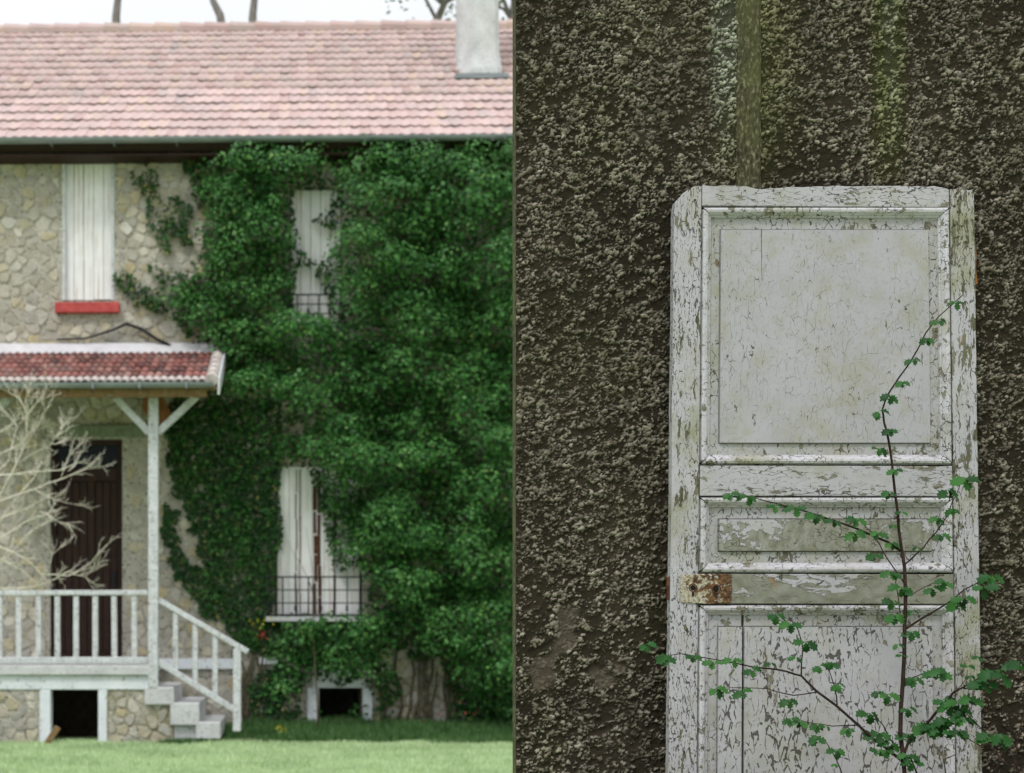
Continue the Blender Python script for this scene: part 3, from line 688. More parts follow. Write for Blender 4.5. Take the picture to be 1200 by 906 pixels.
# ------------------------------------------------------------------ porch
PY = 18.5
porch = empty('porch', (X(60, 19), 19.2, 0), 'grey timber porch with small red tiled roof, railing and side steps', 'porch'); HOUSE.append(porch)
pr = 200; xe = X(258, 18.15); EYp, EZp = 18.15, Z(449, 18.15); TYp = HY0 - .04; TZp = Z(413, TYp); XPL = X(-60, 18.5)
xt = X(262, TYp)
b = MB()
b.add([(XPL, EYp, EZp), (xe, EYp, EZp), (xt, TYp, TZp), (XPL, TYp, TZp), (XPL, EYp, EZp - .08), (xe, EYp, EZp - .08), (xt, TYp, TZp - .08), (XPL, TYp, TZp - .08)],
      [(0, 1, 2, 3), (4, 7, 6, 5), (0, 4, 5, 1), (3, 2, 6, 7), (0, 3, 7, 4), (1, 5, 6, 2)])
proof = b.build('porch_roof', M['fascia_wood'], porch)
ptm = tile_mesh('porch_tile', .088, .30, .028, 'porch_tile', 4, True)
tile_roof(proof, ptm, XPL, xe - .12, EYp - .03, EZp + .005, TYp, TZp + .005, .092, .26, 300, 'tile', 'porch_tiles_beyond', inview, 'porch_tile', .003, .012, lambda u: xe - .13 + (xt - xe) * u, tile_mesh('porch_tile', .088, .30, .028, 'pale_tile', 4, True))
# verge tiles along the sloping right edge
L_ = Vector((xt - xe, TYp - EYp, TZp - EZp)); nv = 7
for i in range(nv):
    a = Vector((xe - .06, EYp - .03, EZp + .03)) + L_ * (i / nv); c = a + L_ * (1.12 / nv) + Vector((0, 0, -.012))
    MB().tube([a, c], [.075, .066], 8).build('verge_tile', M['pale_tile'], proof)
MB().prism([(xe + .012, EYp - .02, EZp + .05), (xe + .012, EYp - .02, EZp - .14), (xt + .012, TYp, TZp - .12), (xt + .012, TYp, TZp + .06)], (.025, 0, 0)).build('bargeboard', M['grey_wood'], proof)
MB().add([(XPL, TYp - .16, TZp + .03 - .06), (xt - .1, TYp - .16, TZp + .03 - .06), (xt - .14, HY0 - .03, TZp + .13), (XPL, HY0 - .03, TZp + .13), (XPL, TYp - .16, TZp - .08), (xt - .1, TYp - .16, TZp - .08), (xt - .14, HY0 - .03, TZp + .05), (XPL, HY0 - .03, TZp + .05)],
      [(0, 1, 2, 3), (4, 7, 6, 5), (0, 4, 5, 1), (3, 2, 6, 7), (0, 3, 7, 4), (1, 5, 6, 2)]).build('flashing', M['flashing'], proof)
b = MB(); gutter(b, XPL, xe - .03, EYp - .075, EZp - .005, .06); pg = b.build('gutter', M['zinc'], porch)
for i in range(6): x = xe - .35 - i * .55; MB().box(x - .012, x + .012, EYp - .145, EYp - .005, EZp - .075, EZp + .004).build('bracket', M['zinc'], pg)
MB().box(XPL, xe - .12, EYp + .002, EYp + .03, EZp - .16, EZp - .082).build('fascia', M['fascia_wood'], porch)
zb1 = Z(462, PY)
for i in range(9):
    x = xe - .25 - i * .5
    MB().bar((x, EYp + .04, EZp - .13), (x, TYp, TZp - .13), .06, .08).build('rafter', M['fascia_wood'], porch)
MB().tube([(X(182, PY), PY + .11, Z(472, PY)), (X(182, PY), HY0 - .02, Z(472, PY))], [.145, .14], 14).build('log_beam', M['orange_wood'], porch)
MB().box(XPL, X(232, PY), PY - .055, PY + .055, Z(463.5, PY), Z(457, PY)).build('wall_plate', M['fascia_wood'], porch)
MB().bar((X(183, PY), PY, Z(806, PY)), (X(183, PY), PY, Z(466, PY)), .118, .118, 12, .003).build('post', M['grey_wood'], porch, bevel=.008)
for a, c in (((178, 507), (138, 465)), ((188, 507), (234, 464)), ((-30, 507), (12, 466))):
    MB().bar((X(a[0], PY), PY - .0, Z(a[1], PY)), (X(c[0], PY), PY, Z(c[1], PY)), .085, .08, 4, .002).build('brace', M['grey_wood'], porch, bevel=.006)
MB().bar((X(-35, PY), PY, Z(806, PY)), (X(-35, PY), PY, Z(466, PY)), .118, .118, 8, .003).build('post', M['grey_wood'], porch, bevel=.008)
# deck, beam, foundation
dkz = Z(780, PY)
MB().box(XPL, X(179, PY), PY - .06, HY0 - .002, dkz - .115, dkz).build('deck', M['cement'], porch, bevel=.01)
MB().box(XPL, X(178, PY), PY - .012, PY + .16, Z(808.5, PY), dkz - .117).build('front_beam', M['blue_white_paint'], porch, bevel=.008)
for a, c in ((49, 62), (118, 128.5)): MB().box(X(a, PY), X(c, PY), PY - .014, PY + .17, -.05, Z(808.7, PY)).build('pier', M['blue_white_paint'], porch, bevel=.008)
fz1 = Z(808.8, PY)
found = None
for part_ in (MB().box(XPL, X(206, PY), HY0 - .25, HY0 - .01, -.1, fz1 - .01), MB().box(XPL - .02, XPL + .2, PY + .23, HY0 - .26, -.1, fz1 - .01)): part_.build('dark_liner', M['soil'], porch)  # dark walls added under the deck, keep light out of the opening
fo1 = MB().box(XPL, X(48.8, PY), PY + .01, PY + .22, -.1, fz1).build('foundation_wall', M['mortar'], porch)
fo2 = MB().box(X(128.7, PY), X(206, PY), PY + .01, PY + .22, -.1, fz1).build('foundation_wall', M['mortar'], porch)
MB().box(X(196, PY), X(206, PY), PY + .225, HY0 - .26, -.1, fz1 - .02).build('foundation_wall', M['mortar'], porch)
for (a, c, sd_) in ((-58, 48, 21), (129, 205, 22)):
    for p, poly, r in stone_cells(X(a, PY) + .02, X(c, PY) - .02, .0, fz1 - .03, .165, .11, sd_):
        poly = [(min(max(x, X(a, PY) + .005), X(c, PY) - .005), min(max(z, -.05), fz1 - .005)) for x, z in poly]
        m = MB(); stone_geo(m, poly, r, PY + .01)
        if m.v: m.build('stone', M['rubble'], fo1 if a < 0 else fo2)
# steps to the right
for i, (a, c, zt_, zb_) in enumerate(((173, 207.5, 805, 826), (203, 237, 823.5, 850), (233, 262, 846, 866))):
    MB().box(X(a, PY), X(c, PY), PY - .05, HY0 - .1, Z(zb_, PY), Z(zt_, PY)).build('step', M['cement'], porch, bevel=.012)
MB().box(X(207, PY), X(236, PY), PY + .02, HY0 - .2, -.1, Z(850.3, PY)).build('step_base', M['cement'], porch)
# railings
rl = empty('railing', (X(90, PY), PY, dkz)); rl.parent = porch; rl.location = Vector((X(90, PY), PY, dkz)) - porch.location
MB().bar((XPL + .3, PY, Z(695, PY)), (X(177, PY), PY, Z(694.5, PY)), .062, .08, 10, .0015).build('top_rail', M['grey_wood'], rl, bevel=.008)
MB().bar((XPL + .3, PY, Z(774, PY)), (X(177, PY), PY, Z(773.5, PY)), .075, .07, 10, .0015).build('bottom_rail', M['grey_wood'], rl, bevel=.008)
for k in range(10):
    x = X(-20.5 + 22.6 * k, PY) + random.uniform(-.006, .006)
    if X(177, PY) - x < .05: continue
    MB().bar((x, PY, Z(770.5, PY)), (x + random.uniform(-.006, .006), PY, Z(698, PY)), .066, .05, 5, .0015).build('baluster', M['grey_wood'], rl, bevel=.005)
sr = empty('stair_railing', (X(235, PY), PY, .1)); sr.parent = porch; sr.location = Vector((X(235, PY), PY, .1)) - porch.location
def ln(a, c, x): return a[1] + (c[1] - a[1]) * (x - a[0]) / (c[0] - a[0])
T0, T1, B0, B1 = (189, 703), (294, 764), (189, 776), (277, 831)
MB().bar((X(T0[0], PY), PY, Z(T0[1], PY)), (X(T1[0], PY), PY, Z(T1[1], PY)), .065, .09, 6, .0015).build('top_rail', M['grey_wood'], sr, bevel=.008)
MB().bar((X(B0[0], PY), PY, Z(B0[1], PY)), (X(B1[0], PY), PY, Z(B1[1], PY)), .075, .06, 6, .0015).build('bottom_rail', M['grey_wood'], sr, bevel=.008)
for x in (209, 232, 255.5):
    MB().bar((X(x, PY), PY, Z(ln(B0, B1, x) - 3, PY)), (X(x, PY), PY, Z(ln(T0, T1, x) + 3, PY)), .062, .05, 4, .0015).build('baluster', M['grey_wood'], sr, bevel=.005)
MB().bar((X(281, PY), PY, Z(857, PY)), (X(281, PY), PY, Z(760, PY)), .095, .09, 6, .002).build('newel_post', M['grey_wood'], sr, bevel=.008)
# leaning plank at the cellar opening
sp = MB().bar(P(57, 874, 18.25), P(71, 852, 18.3), .075, .03, 3, .006).build('plank', M['fascia_wood'], org=P(57, 874, 18.25), bevel=.006)
tag(sp, 'short pale broken plank leaning before the dark opening under the porch', 'plank'); HOUSE.append(sp)

# ------------------------------------------------------------------ ivy
def leaf_cloud(C, N, U, size, shape='kite'):
    """C centres, N normals, U tip directions, size -> kite shaped folded leaves (2 quads)"""
    N = N / np.linalg.norm(N, axis=1, keepdims=True); U = U - N * (U * N).sum(1, keepdims=True); U /= np.linalg.norm(U, axis=1, keepdims=True) + 1e-9
    R_ = np.cross(U, N); s = size[:, None]; n = len(C)
    base = C - U * s * .5; tip = C + U * s * .55; mid = C - N * s * .05
    l = C - U * s * .12 + R_ * s * .46 + N * s * .09; r = C - U * s * .12 - R_ * s * .46 + N * s * .09
    V = np.stack([base, r, tip, l], 1).reshape(-1, 3); i = np.arange(n) * 4
    Fq = np.concatenate([np.stack([i, i + 1, i + 2], 1), np.stack([i, i + 2, i + 3], 1)]); return V, Fq
ivy = empty('ivy', (X(430), HY0, 0), 'dense dark green ivy climbing over the right side of the stone house', 'ivy'); HOUSE.append(ivy)
def sample(n, x0=120, x1=640, y0=165, y1=855, wob=9):
    x = RNG.uniform(x0, x1, n); y = RNG.uniform(y0, y1, n); k = ivy_mask(x, y, wob); return x[k], y[k]
def thick(px, py):
    t = .10 + .34 * sst(300, 420, px + (fbm(px / 60, py / 60, 5) - .5) * 120)
    t = np.where((py < 500) & (px > 205), np.maximum(t, .12 + .25 * sst(205, 300, px)), t)
    t = t * (.2 + 2.0 * sst(.25, .8, fbm(px / 34., py / 22., 17))); t = t * sst(165, 215, py) + .04
    return np.where((px < 330) & (py > 470), .05, t)
cx_, cy_ = sample(3900, wob=7); T = thick(cx_, cy_)
ring = [ivy_mask(cx_ + dx, cy_ + dy, 4) for dx, dy in ((-14, 0), (14, 0), (0, 12), (0, -12))]
core = ring[0] & ring[1] & ring[2] & ring[3]; T = np.where(core, T, np.minimum(T, .06)); rad = np.where(core, RNG.uniform(.09, .23, len(T)), .055) * np.clip(T / .15, .5, 1.1); T = np.where(core, T * RNG.uniform(.55, 1.35, len(T)), T)
Cx = (cx_ - CX) / F * HY0; Cz = EYE + (HY - cy_) / F * HY0; Cy = HY0 - T
nl = np.where(T > .08, (10 + 900 * rad ** 2).astype(int), 9); idx = np.repeat(np.arange(len(T)), nl); n = len(idx)
d = RNG.normal(size=(n, 3)); d[:, 1] = -np.abs(d[:, 1]) * 1.1; d[:, 2] += .6; d /= np.linalg.norm(d, axis=1, keepdims=True)
Cc = np.stack([Cx[idx], Cy[idx], Cz[idx]], 1) + d * rad[idx][:, None] * RNG.uniform(.75, 1.05, n)[:, None] * np.array([1.15, .8, .85])
Cc[:, 1] = np.minimum(Cc[:, 1], HY0 - .02)
Nn = d * .9 + RNG.normal(size=(n, 3)) * .30 + np.array([0, -.15, .35]); U = RNG.normal(size=(n, 3)) * .6 + np.array([0, -.25, -.8])
V, Fq = leaf_cloud(Cc, Nn, U, RNG.uniform(.028, .068, n))
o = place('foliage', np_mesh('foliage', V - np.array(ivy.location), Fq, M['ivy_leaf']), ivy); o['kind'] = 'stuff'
# flat leaves close on the wall
fx, fy = sample(86000, wob=8); T = thick(fx, fy); keep = (T < .09) | (RNG.random(len(T)) < .38); fx, fy, T = fx[keep], fy[keep], T[keep]; n = len(fx)
Cc = np.stack([(fx - CX) / F * HY0, HY0 - .03 - np.minimum(T, .1) * RNG.random(n), EYE + (HY - fy) / F * HY0], 1)
Nn = RNG.normal(size=(n, 3)) * .38 + np.array([0, -1, .5]); U = RNG.normal(size=(n, 3)) * .5 + np.array([0, -.1, -1])
V, Fq = leaf_cloud(Cc, Nn, U, RNG.uniform(.034, .060, n))
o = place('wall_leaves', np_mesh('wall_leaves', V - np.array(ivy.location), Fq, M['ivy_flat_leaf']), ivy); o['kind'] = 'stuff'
m = MB(); r = random.Random(4)
for k in range(26):
    px0 = r.choice([r.uniform(285, 316), r.uniform(440, 590), r.uniform(440, 590)]); pts = []; x = px0; y = 852
    while y > 852 - r.uniform(60, 260): pts.append(P(x, y, HY0 - .045)); y -= 22; x += r.uniform(-8, 8)
    if len(pts) > 2: m.tube(pts, [.022 * (1 - .8 * i / len(pts)) for i in range(len(pts))], 5)
m.tube([P(374, 858, 19.45), P(373, 820, 19.5), P(370, 780, 19.5), P(368, 740, 19.5), P(369, 700, 19.5), P(366, 660, 19.52), P(360, 620, 19.55)], [.015, .013, .010, .007, .005, .003, .002], 6)
for a in ((369, 700, 350, 655), (368, 720, 382, 662), (367, 690, 340, 640), (368, 705, 372, 640)): m.tube([P(a[0], a[1], 19.5), P((a[0] + a[2]) / 2 + 2, (a[1] + a[3]) / 2, 19.5), P(a[2], a[3], 19.55)], [.004, .0028, .0015], 4)
m.build('stem', M['ivy_stem'], ivy, smooth=True)

# ------------------------------------------------------------------ lawn grass, weeds, flowers
n = 120000; gx_ = RNG.uniform(-3.8, 4.2, n); gy_ = 14.4 + 4.7 * RNG.random(n) ** 1.1; gz_ = ground_z(gx_, gy_)
clump = fbm(gx_ * 1.6, gy_ * 1.6, 44); h = RNG.uniform(.02, .055, n) * (.6 + clump); a = RNG.uniform(0, 2 * np.pi, n); wv = .006 + .004 * RNG.random(n)
dx = np.cos(a) * wv; dy = np.sin(a) * wv; lx = RNG.normal(0, .018, n); ly = RNG.normal(0, .018, n)
V = np.stack([np.stack([gx_ - dx, gy_ - dy, gz_ - .01], 1), np.stack([gx_ + dx, gy_ + dy, gz_ - .01], 1), np.stack([gx_ + lx, gy_ + ly, gz_ + h], 1)], 1).reshape(-1, 3); i = np.arange(n) * 3
o = place('grass', np_mesh('grass', V, np.stack([i, i + 1, i + 2], 1), M['grass_blade'])); tag(o, 'short pale green grass of the lawn before the house', 'grass', kind='stuff')
def weeds(name, n, xa, xb, ya, yb, hmax, mat, label, cat, seed, smin=.03, smax=.07):
    x = RNG.uniform(xa, xb, n); y = RNG.uniform(ya, yb, n); kp = y > ya + 1.3 * (fbm(x * 1.4, y * .6, 57) - .25); x, y = x[kp], y[kp]; n = len(x); hh = hmax * (.25 + 1.1 * fbm(x * 2.3, y * 2.3, seed)) * RNG.random(n) ** .7 * sst(ya - .02, ya + .5, y)
    z = ground_z(x, y) + hh; N_ = RNG.normal(size=(n, 3)) * .5 + np.array([0, -.4, .9]); U_ = RNG.normal(size=(n, 3)) + np.array([0, -.3, .3])
    V, Fq = leaf_cloud(np.stack([x, y, z], 1), N_, U_, RNG.uniform(smin, smax, n)); o = place(name, np_mesh(name, V, Fq, M[mat])); tag(o, label, cat, kind='stuff'); HOUSE.append(o)
n = 60000; gx_ = RNG.uniform(X(200), X(640), n); gy_ = RNG.uniform(18.2, 19.95, n); kp = gy_ > 18.3 + 1.1 * (fbm(gx_ * 1.2, gy_ * .5, 57) - .3); gx_, gy_ = gx_[kp], gy_[kp]; n = len(gx_)
gz_ = ground_z(gx_, gy_); h = RNG.uniform(.03, .20, n) * (.3 + 1.1 * fbm(gx_ * 2.2, gy_ * 2.2, 64)) * (.45 + .55 * sst(18.3, 19.3, gy_)); a = RNG.uniform(0, 2 * np.pi, n); wv = .007 + .006 * RNG.random(n)
dx = np.cos(a) * wv; dy = np.sin(a) * wv; lx = RNG.normal(0, .05, n); ly = RNG.normal(0, .05, n)
V = np.stack([np.stack([gx_ - dx, gy_ - dy, gz_ - .01], 1), np.stack([gx_ + dx, gy_ + dy, gz_ - .01], 1), np.stack([gx_ + lx, gy_ + ly, gz_ + h], 1)], 1).reshape(-1, 3); i = np.arange(n) * 3
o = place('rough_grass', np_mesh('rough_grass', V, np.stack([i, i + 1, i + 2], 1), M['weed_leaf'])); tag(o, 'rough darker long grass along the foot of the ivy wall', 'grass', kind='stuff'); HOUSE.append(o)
weeds('bramble', 4500, X(268), X(640), 19.5, 19.97, .36, 'ivy_leaf', 'darker taller weeds tight against the foot of the house wall', 'weeds', 6)
m = MB(); r = random.Random(9)
def fleck(mb, px, py, Y, s):
    c = P(px, py, Y); q = [c + Vector((r.uniform(-s, s), r.uniform(-.02, .02), r.uniform(-s, s))) for _ in range(4)]; mb.add(q, [(0, 1, 2), (0, 2, 3)])
red = MB(); yel = MB()
for k in range(12): fleck(red, r.gauss(308, 4), r.gauss(744, 4), 19.6, .025)
for k in range(16): fleck(yel, r.gauss(306, 6), r.gauss(731, 5), 19.6, .022)
for k in range(12): fleck(red, r.gauss(r.choice([540, 520, 556]), 10), r.gauss(832, 6), 19.3, .022)
for k in range(14): fleck(yel, r.gauss(331, 5), r.gauss(855, 3), 19.0, .025)
o = red.build('red_flower', M['red_petal']); tag(o, 'scattered small red blossoms at the window ledge and wall foot', 'flowers', kind='stuff'); HOUSE.append(o)
o = yel.build('yellow_flower', M['yellow_petal']); tag(o, 'scattered small yellow blossoms at the window ledge and wall foot', 'flowers', kind='stuff'); HOUSE.append(o)

# ------------------------------------------------------------------ bare shrub at the left
SY = 16.4
shrub = empty('bare_shrub', P(-80, 880, SY), 'leafless pale twiggy shrub in front of the porch at the left', 'shrub')
BR = [[(-80,640),(-30,600),(-2,584),(18,546),(30,516),(32,486),(23,468),(12,461)], [(32,486),(43,472),(50,466),(54,456)], [(32,486),(30,468),(32,456),(36,452)],
 [(18,546),(39,507),(53,482),(61,467)], [(23,542),(40,531),(58,523),(70,505),(73,496)], [(66,512),(72,506),(79,504)], [(60,520),(68,519),(74,518)],
 [(-40,600),(0,587),(44,572),(71,562),(99,550),(111,542)], [(71,562),(78,542),(84,532),(91,524)], [(80,552),(88,546),(93,534)], [(-40,575),(0,557),(35,553),(71,551),(92,542)],
 [(40,573),(50,580),(62,585),(88,591)], [(-50,660),(0,631),(29,612),(52,604),(61,596)], [(46,600),(57,604),(70,612),(86,612)], [(-60,630),(0,641),(30,655),(48,673),(80,675),(106,660),(126,638)],
 [(58,665),(61,650),(80,634)], [(85,673),(100,676),(112,668)], [(-60,600),(-10,560),(10,540),(20,500),(2,478),(-4,470)], [(-40,540),(0,532),(25,520),(40,500)], [(-60,690),(-5,668),(20,640),(40,620),(62,608)],
 [(-50,700),(0,690),(40,688),(66,678),(84,668)], [(-50,600),(-6,610),(20,600),(46,588)], [(-50,640),(0,655),(25,668),(44,684)], [(-40,520),(-8,510),(12,498),(22,486)], [(-50,660),(0,612),(14,590),(40,560),(48,540)],[(-50,680),(-2,660),(14,640),(16,618),(30,600)]]
m = MB(); m.tube([P(-80, 880, SY), P(-84, 780, SY), P(-78, 700, SY), P(-70, 640, SY)], [.06, .055, .045, .03], 7); m.build('trunk', M['pale_twig'], shrub, smooth=True)
r = random.Random(12); tips = 0
def twig(mb, p, d, L, rad, lev):
    pts = [p]; dd = d.copy(); n_ = 4
    for i in range(n_):
        dd = (dd + Vector((r.uniform(-.16, .16), r.uniform(-.16, .16), r.uniform(-.10, .14)))).normalized(); pts.append(pts[-1] + dd * L / n_)
    mb.tube(pts, [rad * (1 - .55 * i / n_) for i in range(n_ + 1)], 4)
    if lev > 0:
        for i in range(1, n_ + 1):
            if r.random() < .75: twig(mb, pts[i], (dd + Vector((r.uniform(-1, 1), r.uniform(-.7, .7), r.uniform(-.5, 1)))).normalized(), L * r.uniform(.35, .6), rad * .7, lev - 1)
for bi, br in enumerate(BR):
    mb = MB(); y0 = SY + r.uniform(-.25, .3); q = []
    for k in range(len(br) - 1):
        for u in (0, .5): q.append((br[k][0] + (br[k + 1][0] - br[k][0]) * u + (r.uniform(-1.2, 1.2) if u else 0), br[k][1] + (br[k + 1][1] - br[k][1]) * u + (r.uniform(-1.2, 1.2) if u else 0)))
    q.append(br[-1]); st = .009 if br[0][0] < 0 else .005
    pts = [P(a, c, y0 + .02 * math.sin(i)) for i, (a, c) in enumerate(q)]; mb.tube(pts, [st * (1 - .65 * i / len(pts)) for i in range(len(pts))], 5)
    for i in range(1, len(pts)):
        for _ in range(2):
            if q[i][0] < -10 or r.random() > .75: continue
            d = (pts[i] - pts[i - 1]).normalized(); twig(mb, pts[i], (d + Vector((r.uniform(-.8, .8), r.uniform(-.5, .5), r.uniform(-.5, .9)))).normalized(), r.uniform(.06, .22), .003, 2 if r.random() < .6 else 1)
    mb.build('branch', M['pale_twig'], shrub, smooth=True)

# ------------------------------------------------------------------ trees behind the roof
def tree(name, px, Y, pts, lab, group=None, leafy=False, seed=1):
    r_ = random.Random(seed); base = Vector((X(px, Y), Y, 0)); t = empty(name, base, lab, 'tree', group)
    top = [Vector((X(a, Y), Y, Z(c, Y))) for a, c in pts]; mb = MB(); mb.tube([base] + top, [.30] + [.12 - .08 * i / len(top) for i in range(len(top))], 8); mb.build('trunk', M['bark'], t, smooth=True)
    mb = MB()
    def br(p, d, L, rad, lev):
        e = p + d * L; midp = p.lerp(e, .5) + Vector((r_.uniform(-.1, .1), r_.uniform(-.1, .1), .08)) * L; mb.tube([p, midp, e], [rad, rad * .75, rad * .5], 5); ends.append(e)
        if lev: [br(e, (d + Vector((r_.uniform(-.7, .7), r_.uniform(-.7, .7), r_.uniform(-.2, .6)))).normalized(), L * r_.uniform(.55, .8), rad * .5, lev - 1) for _ in range(3)]
    ends = []
    for i in range(1 if leafy else 3, len(top)):
        for k in range(3): br(top[i], Vector((r_.uniform(-.8, .8), r_.uniform(-.6, .6), .6 if leafy else 1.2)).normalized(), r_.uniform(.8, 1.6), .05, 3)
    mb.build('crown', M['bark'], t, smooth=True)
    if leafy:
        E = np.array([tuple(e) for e in ends]); n_ = 5000; k = RNG.integers(0, len(E), n_); C_ = E[k] + RNG.normal(0, .28, (n_, 3))
        V, Fq = leaf_cloud(C_, RNG.normal(size=(n_, 3)) + np.array([0, -.3, .7]), RNG.normal(size=(n_, 3)), RNG.uniform(.08, .16, n_)); o = place('leaves', np_mesh('leaves', V - np.array(base), Fq, M['tree_leaf']), t); o['kind'] = 'stuff'
tree('bare_tree', 137, 36, [(137, 60), (136, 20), (139, -10), (141, -60)], 'bare tree trunk rising thin and straight behind the roof ridge at far left', 'bare trees behind the roof', seed=2)
tree('bare_tree', 262, 36, [(264, 60), (258, 18), (250, 2), (240, -30)], 'bare tree behind the roof ridge with a trunk leaning to the left', 'bare trees behind the roof', seed=3)
tree('bare_tree', 298, 38, [(297, 60), (296, 20), (299, -10), (303, -50)], 'thin bare tree behind the roof ridge nearest the middle of the roof', 'bare trees behind the roof', seed=5)
tree('leafy_tree', 510, 38, [(510, 60), (512, 24), (520, 6), (520, -20)], 'tree with pale spring leaves behind the roof just left of the chimney', None, True, seed=6)
tree('leafy_tree', 604, 38, [(604, 60), (600, 24), (602, 6), (604, -20)], 'tree with pale spring leaves behind the roof just right of the chimney', None, True, seed=8)

# slight yaw of the whole house front
ang = math.radians(-1.3); piv = Vector((-.4, 20, 0)); Rz = Matrix.Rotation(ang, 4, 'Z')
for o in HOUSE: o.location = piv + (Rz @ (o.location - piv)); o.rotation_euler.z += ang

# ------------------------------------------------------------------ roughcast wall
rw = empty('roughcast_wall', (WX0, WY, BED), 'dark brown roughcast wall with mossy streaks behind the old door', 'wall')
st = .0023; x0w, x1w = WX0, WX0 + 1.62; z0w, z1w = BED + .25, 3.5
xs_ = np.arange(x0w, x1w, st); zs_ = np.arange(z0w, z1w, st); Xg, Zg = np.meshgrid(xs_, zs_)
qx = (Xg / WY * F + CX); qy = HY - (Zg - EYE) / WY * F
def grit(x, y, cell, rmin, rmax, dens, seed):           # domed grains of random size scattered on a jittered grid
    gx0 = np.floor(x / cell); gy0 = np.floor(y / cell); Hm = np.zeros(x.shape); Im = np.zeros(x.shape)
    for ox in (-1, 0, 1):
        for oy in (-1, 0, 1):
            ix = gx0 + ox; iy = gy0 + oy
            cxg = (ix + .5 + (hsh(ix, iy, seed) - .5) * .9) * cell; cyg = (iy + .5 + (hsh(ix, iy, seed + 1) - .5) * .9) * cell
            rr = rmin + (rmax - rmin) * hsh(ix, iy, seed + 2) ** 1.6; an = (hsh(ix, iy, seed + 4) - .3) * 1.6
            ddx = x - cxg; ddy = y - cyg; u = ddx * np.cos(an) + ddy * np.sin(an); v = -ddx * np.sin(an) + ddy * np.cos(an)
            dd = (u / (rr * 1.25)) ** 2 + (v / (rr * .8)) ** 2
            hh = np.sqrt(np.clip(1 - dd, 0, 1)) * rr * (hsh(ix, iy, seed + 3) < dens)
            up = hh > Hm; Hm = np.where(up, hh, Hm); Im = np.where(up, hsh(ix, iy, seed + 5), Im)
    return Hm, Im
wob_x = Xg + (vn(Xg * 140, Zg * 140, 1) - .5) * .006; wob_z = Zg + (vn(Xg * 140, Zg * 140, 2) - .5) * .006
dens = fbm(Xg * 3.2, Zg * 3.2, 21); dens2 = fbm(Xg * 9, Zg * 9, 22, 3); clus = vn(Xg * 38 + Zg * 20, Zg * 62 - Xg * 26, 23)
dn_ = np.clip(.10 + .72 * sst(.30, .78, clus * .6 + dens2 * .25 + dens * .25) - .12 * sst(600, 900, qy), 0, 1)
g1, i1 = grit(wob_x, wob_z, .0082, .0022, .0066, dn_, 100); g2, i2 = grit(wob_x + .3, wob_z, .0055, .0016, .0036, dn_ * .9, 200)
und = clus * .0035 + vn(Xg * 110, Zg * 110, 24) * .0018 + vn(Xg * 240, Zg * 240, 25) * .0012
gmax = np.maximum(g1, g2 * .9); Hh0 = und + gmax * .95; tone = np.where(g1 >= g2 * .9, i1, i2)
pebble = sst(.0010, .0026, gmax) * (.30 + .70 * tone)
bare = np.maximum(sst(.55, .8, 1 - np.hypot((qx - 660) / 90, (qy - 755) / 70) + (dens2 - .5) * 1.9), sst(.6, .9, 1 - np.hypot((qx - 748) / 70, (qy - 165) / 50) + (dens2 - .5) * 1.6) * .6)
smooth_b = sst(20, 12, np.abs(qx - 1040 - (Zg - 3) * 6)) * sst(225, 90, qy)
Hh = Hh0 * 1.25 * (1 - .6 * np.clip(bare, 0, 1)) * 1.0 + (fbm(Xg * 2, Zg * 2, 31) - .5) * .01
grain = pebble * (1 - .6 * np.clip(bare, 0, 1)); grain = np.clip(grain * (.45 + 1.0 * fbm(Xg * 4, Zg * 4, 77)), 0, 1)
moss = 1.1 * sst(30, 4, np.abs(qx - 1040)) * sst(300, 90, qy) + .8 * sst(50, 8, np.abs(qx - 868)) * sst(260, 180, qy) * .6 + .16 * sst(.55, .75, fbm(Xg * 5, Zg * 5, 91)) + .5 * sst(60, 0, np.abs(qx - 905)) * sst(260, 120, qy)
pale_streak = sst(26, 3, np.abs(qx - 850)) * sst(230, 30, qy) * (.75 + .8 * dens2) + .55 * sst(14, 2, np.abs(qx - 1042 - (dens2 - .5) * 14)) * sst(220, 20, qy)  # paler vertical streaks left of the pilaster and farther right
nx_, nz_ = len(xs_), len(zs_); V = np.stack([Xg, WY - Hh, Zg], -1).reshape(-1, 3) - np.array(rw.location)
ii = (np.arange(nz_ - 1)[:, None] * nx_ + np.arange(nx_ - 1)[None]).ravel()
me = np_mesh('render_coat', V, np.stack([ii, ii + 1, ii + 1 + nx_, ii + nx_], 1), M['roughcast'], True, {'grain': grain, 'moss': np.clip(moss, 0, 1), 'pale_streak': np.clip(pale_streak, 0, 1), 'bare': np.clip(bare, 0, 1) * .40})
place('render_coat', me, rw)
b = MB(); b.box(x0w, x0w + 4.2, WY + .004, WY + .055, -.1, 4.6); b.build('masonry', M['smooth_render'], rw)
b = MB(); b.box(x1w - .003, x0w + 4.2, WY - .006, WY + .003, -.1, 4.6); b.box(x0w, x1w - .004, WY - .006, WY + .003, z1w - .003, 4.6); b.box(x0w, x1w - .004, WY - .006, WY + .003, -.1, z0w + .003); b.build('plain_render', M['roughcast'], rw)
# smooth vertical pilaster behind the door top
zz = np.linspace(1.2, 4.3, 90); prof = [(-.5, 0), (-.44, .7), (-.30, .97), (0, 1.0), (.32, .97), (.46, .7), (.5, 0)]; vs = []; fs = []
pcx = X(876, WY); pw = .076
for j, z in enumerate(zz):
    for (u, d_) in prof: vs.append((pcx + u * pw + (vn(np.array([z * 20]), np.array([u * 3]), 6)[0] - .5) * .003, WY + .004 - .022 * d_ - (vn(np.array([z * 60]), np.array([u * 9]), 7)[0] - .5) * .002, z))
k = len(prof)
for j in range(len(zz) - 1):
    for i in range(k - 1): fs.append((j * k + i, j * k + i + 1, (j + 1) * k + i + 1, (j + 1) * k + i))
MB().add(vs, fs).build('pilaster_strip', M['smooth_render'], rw, smooth=True)

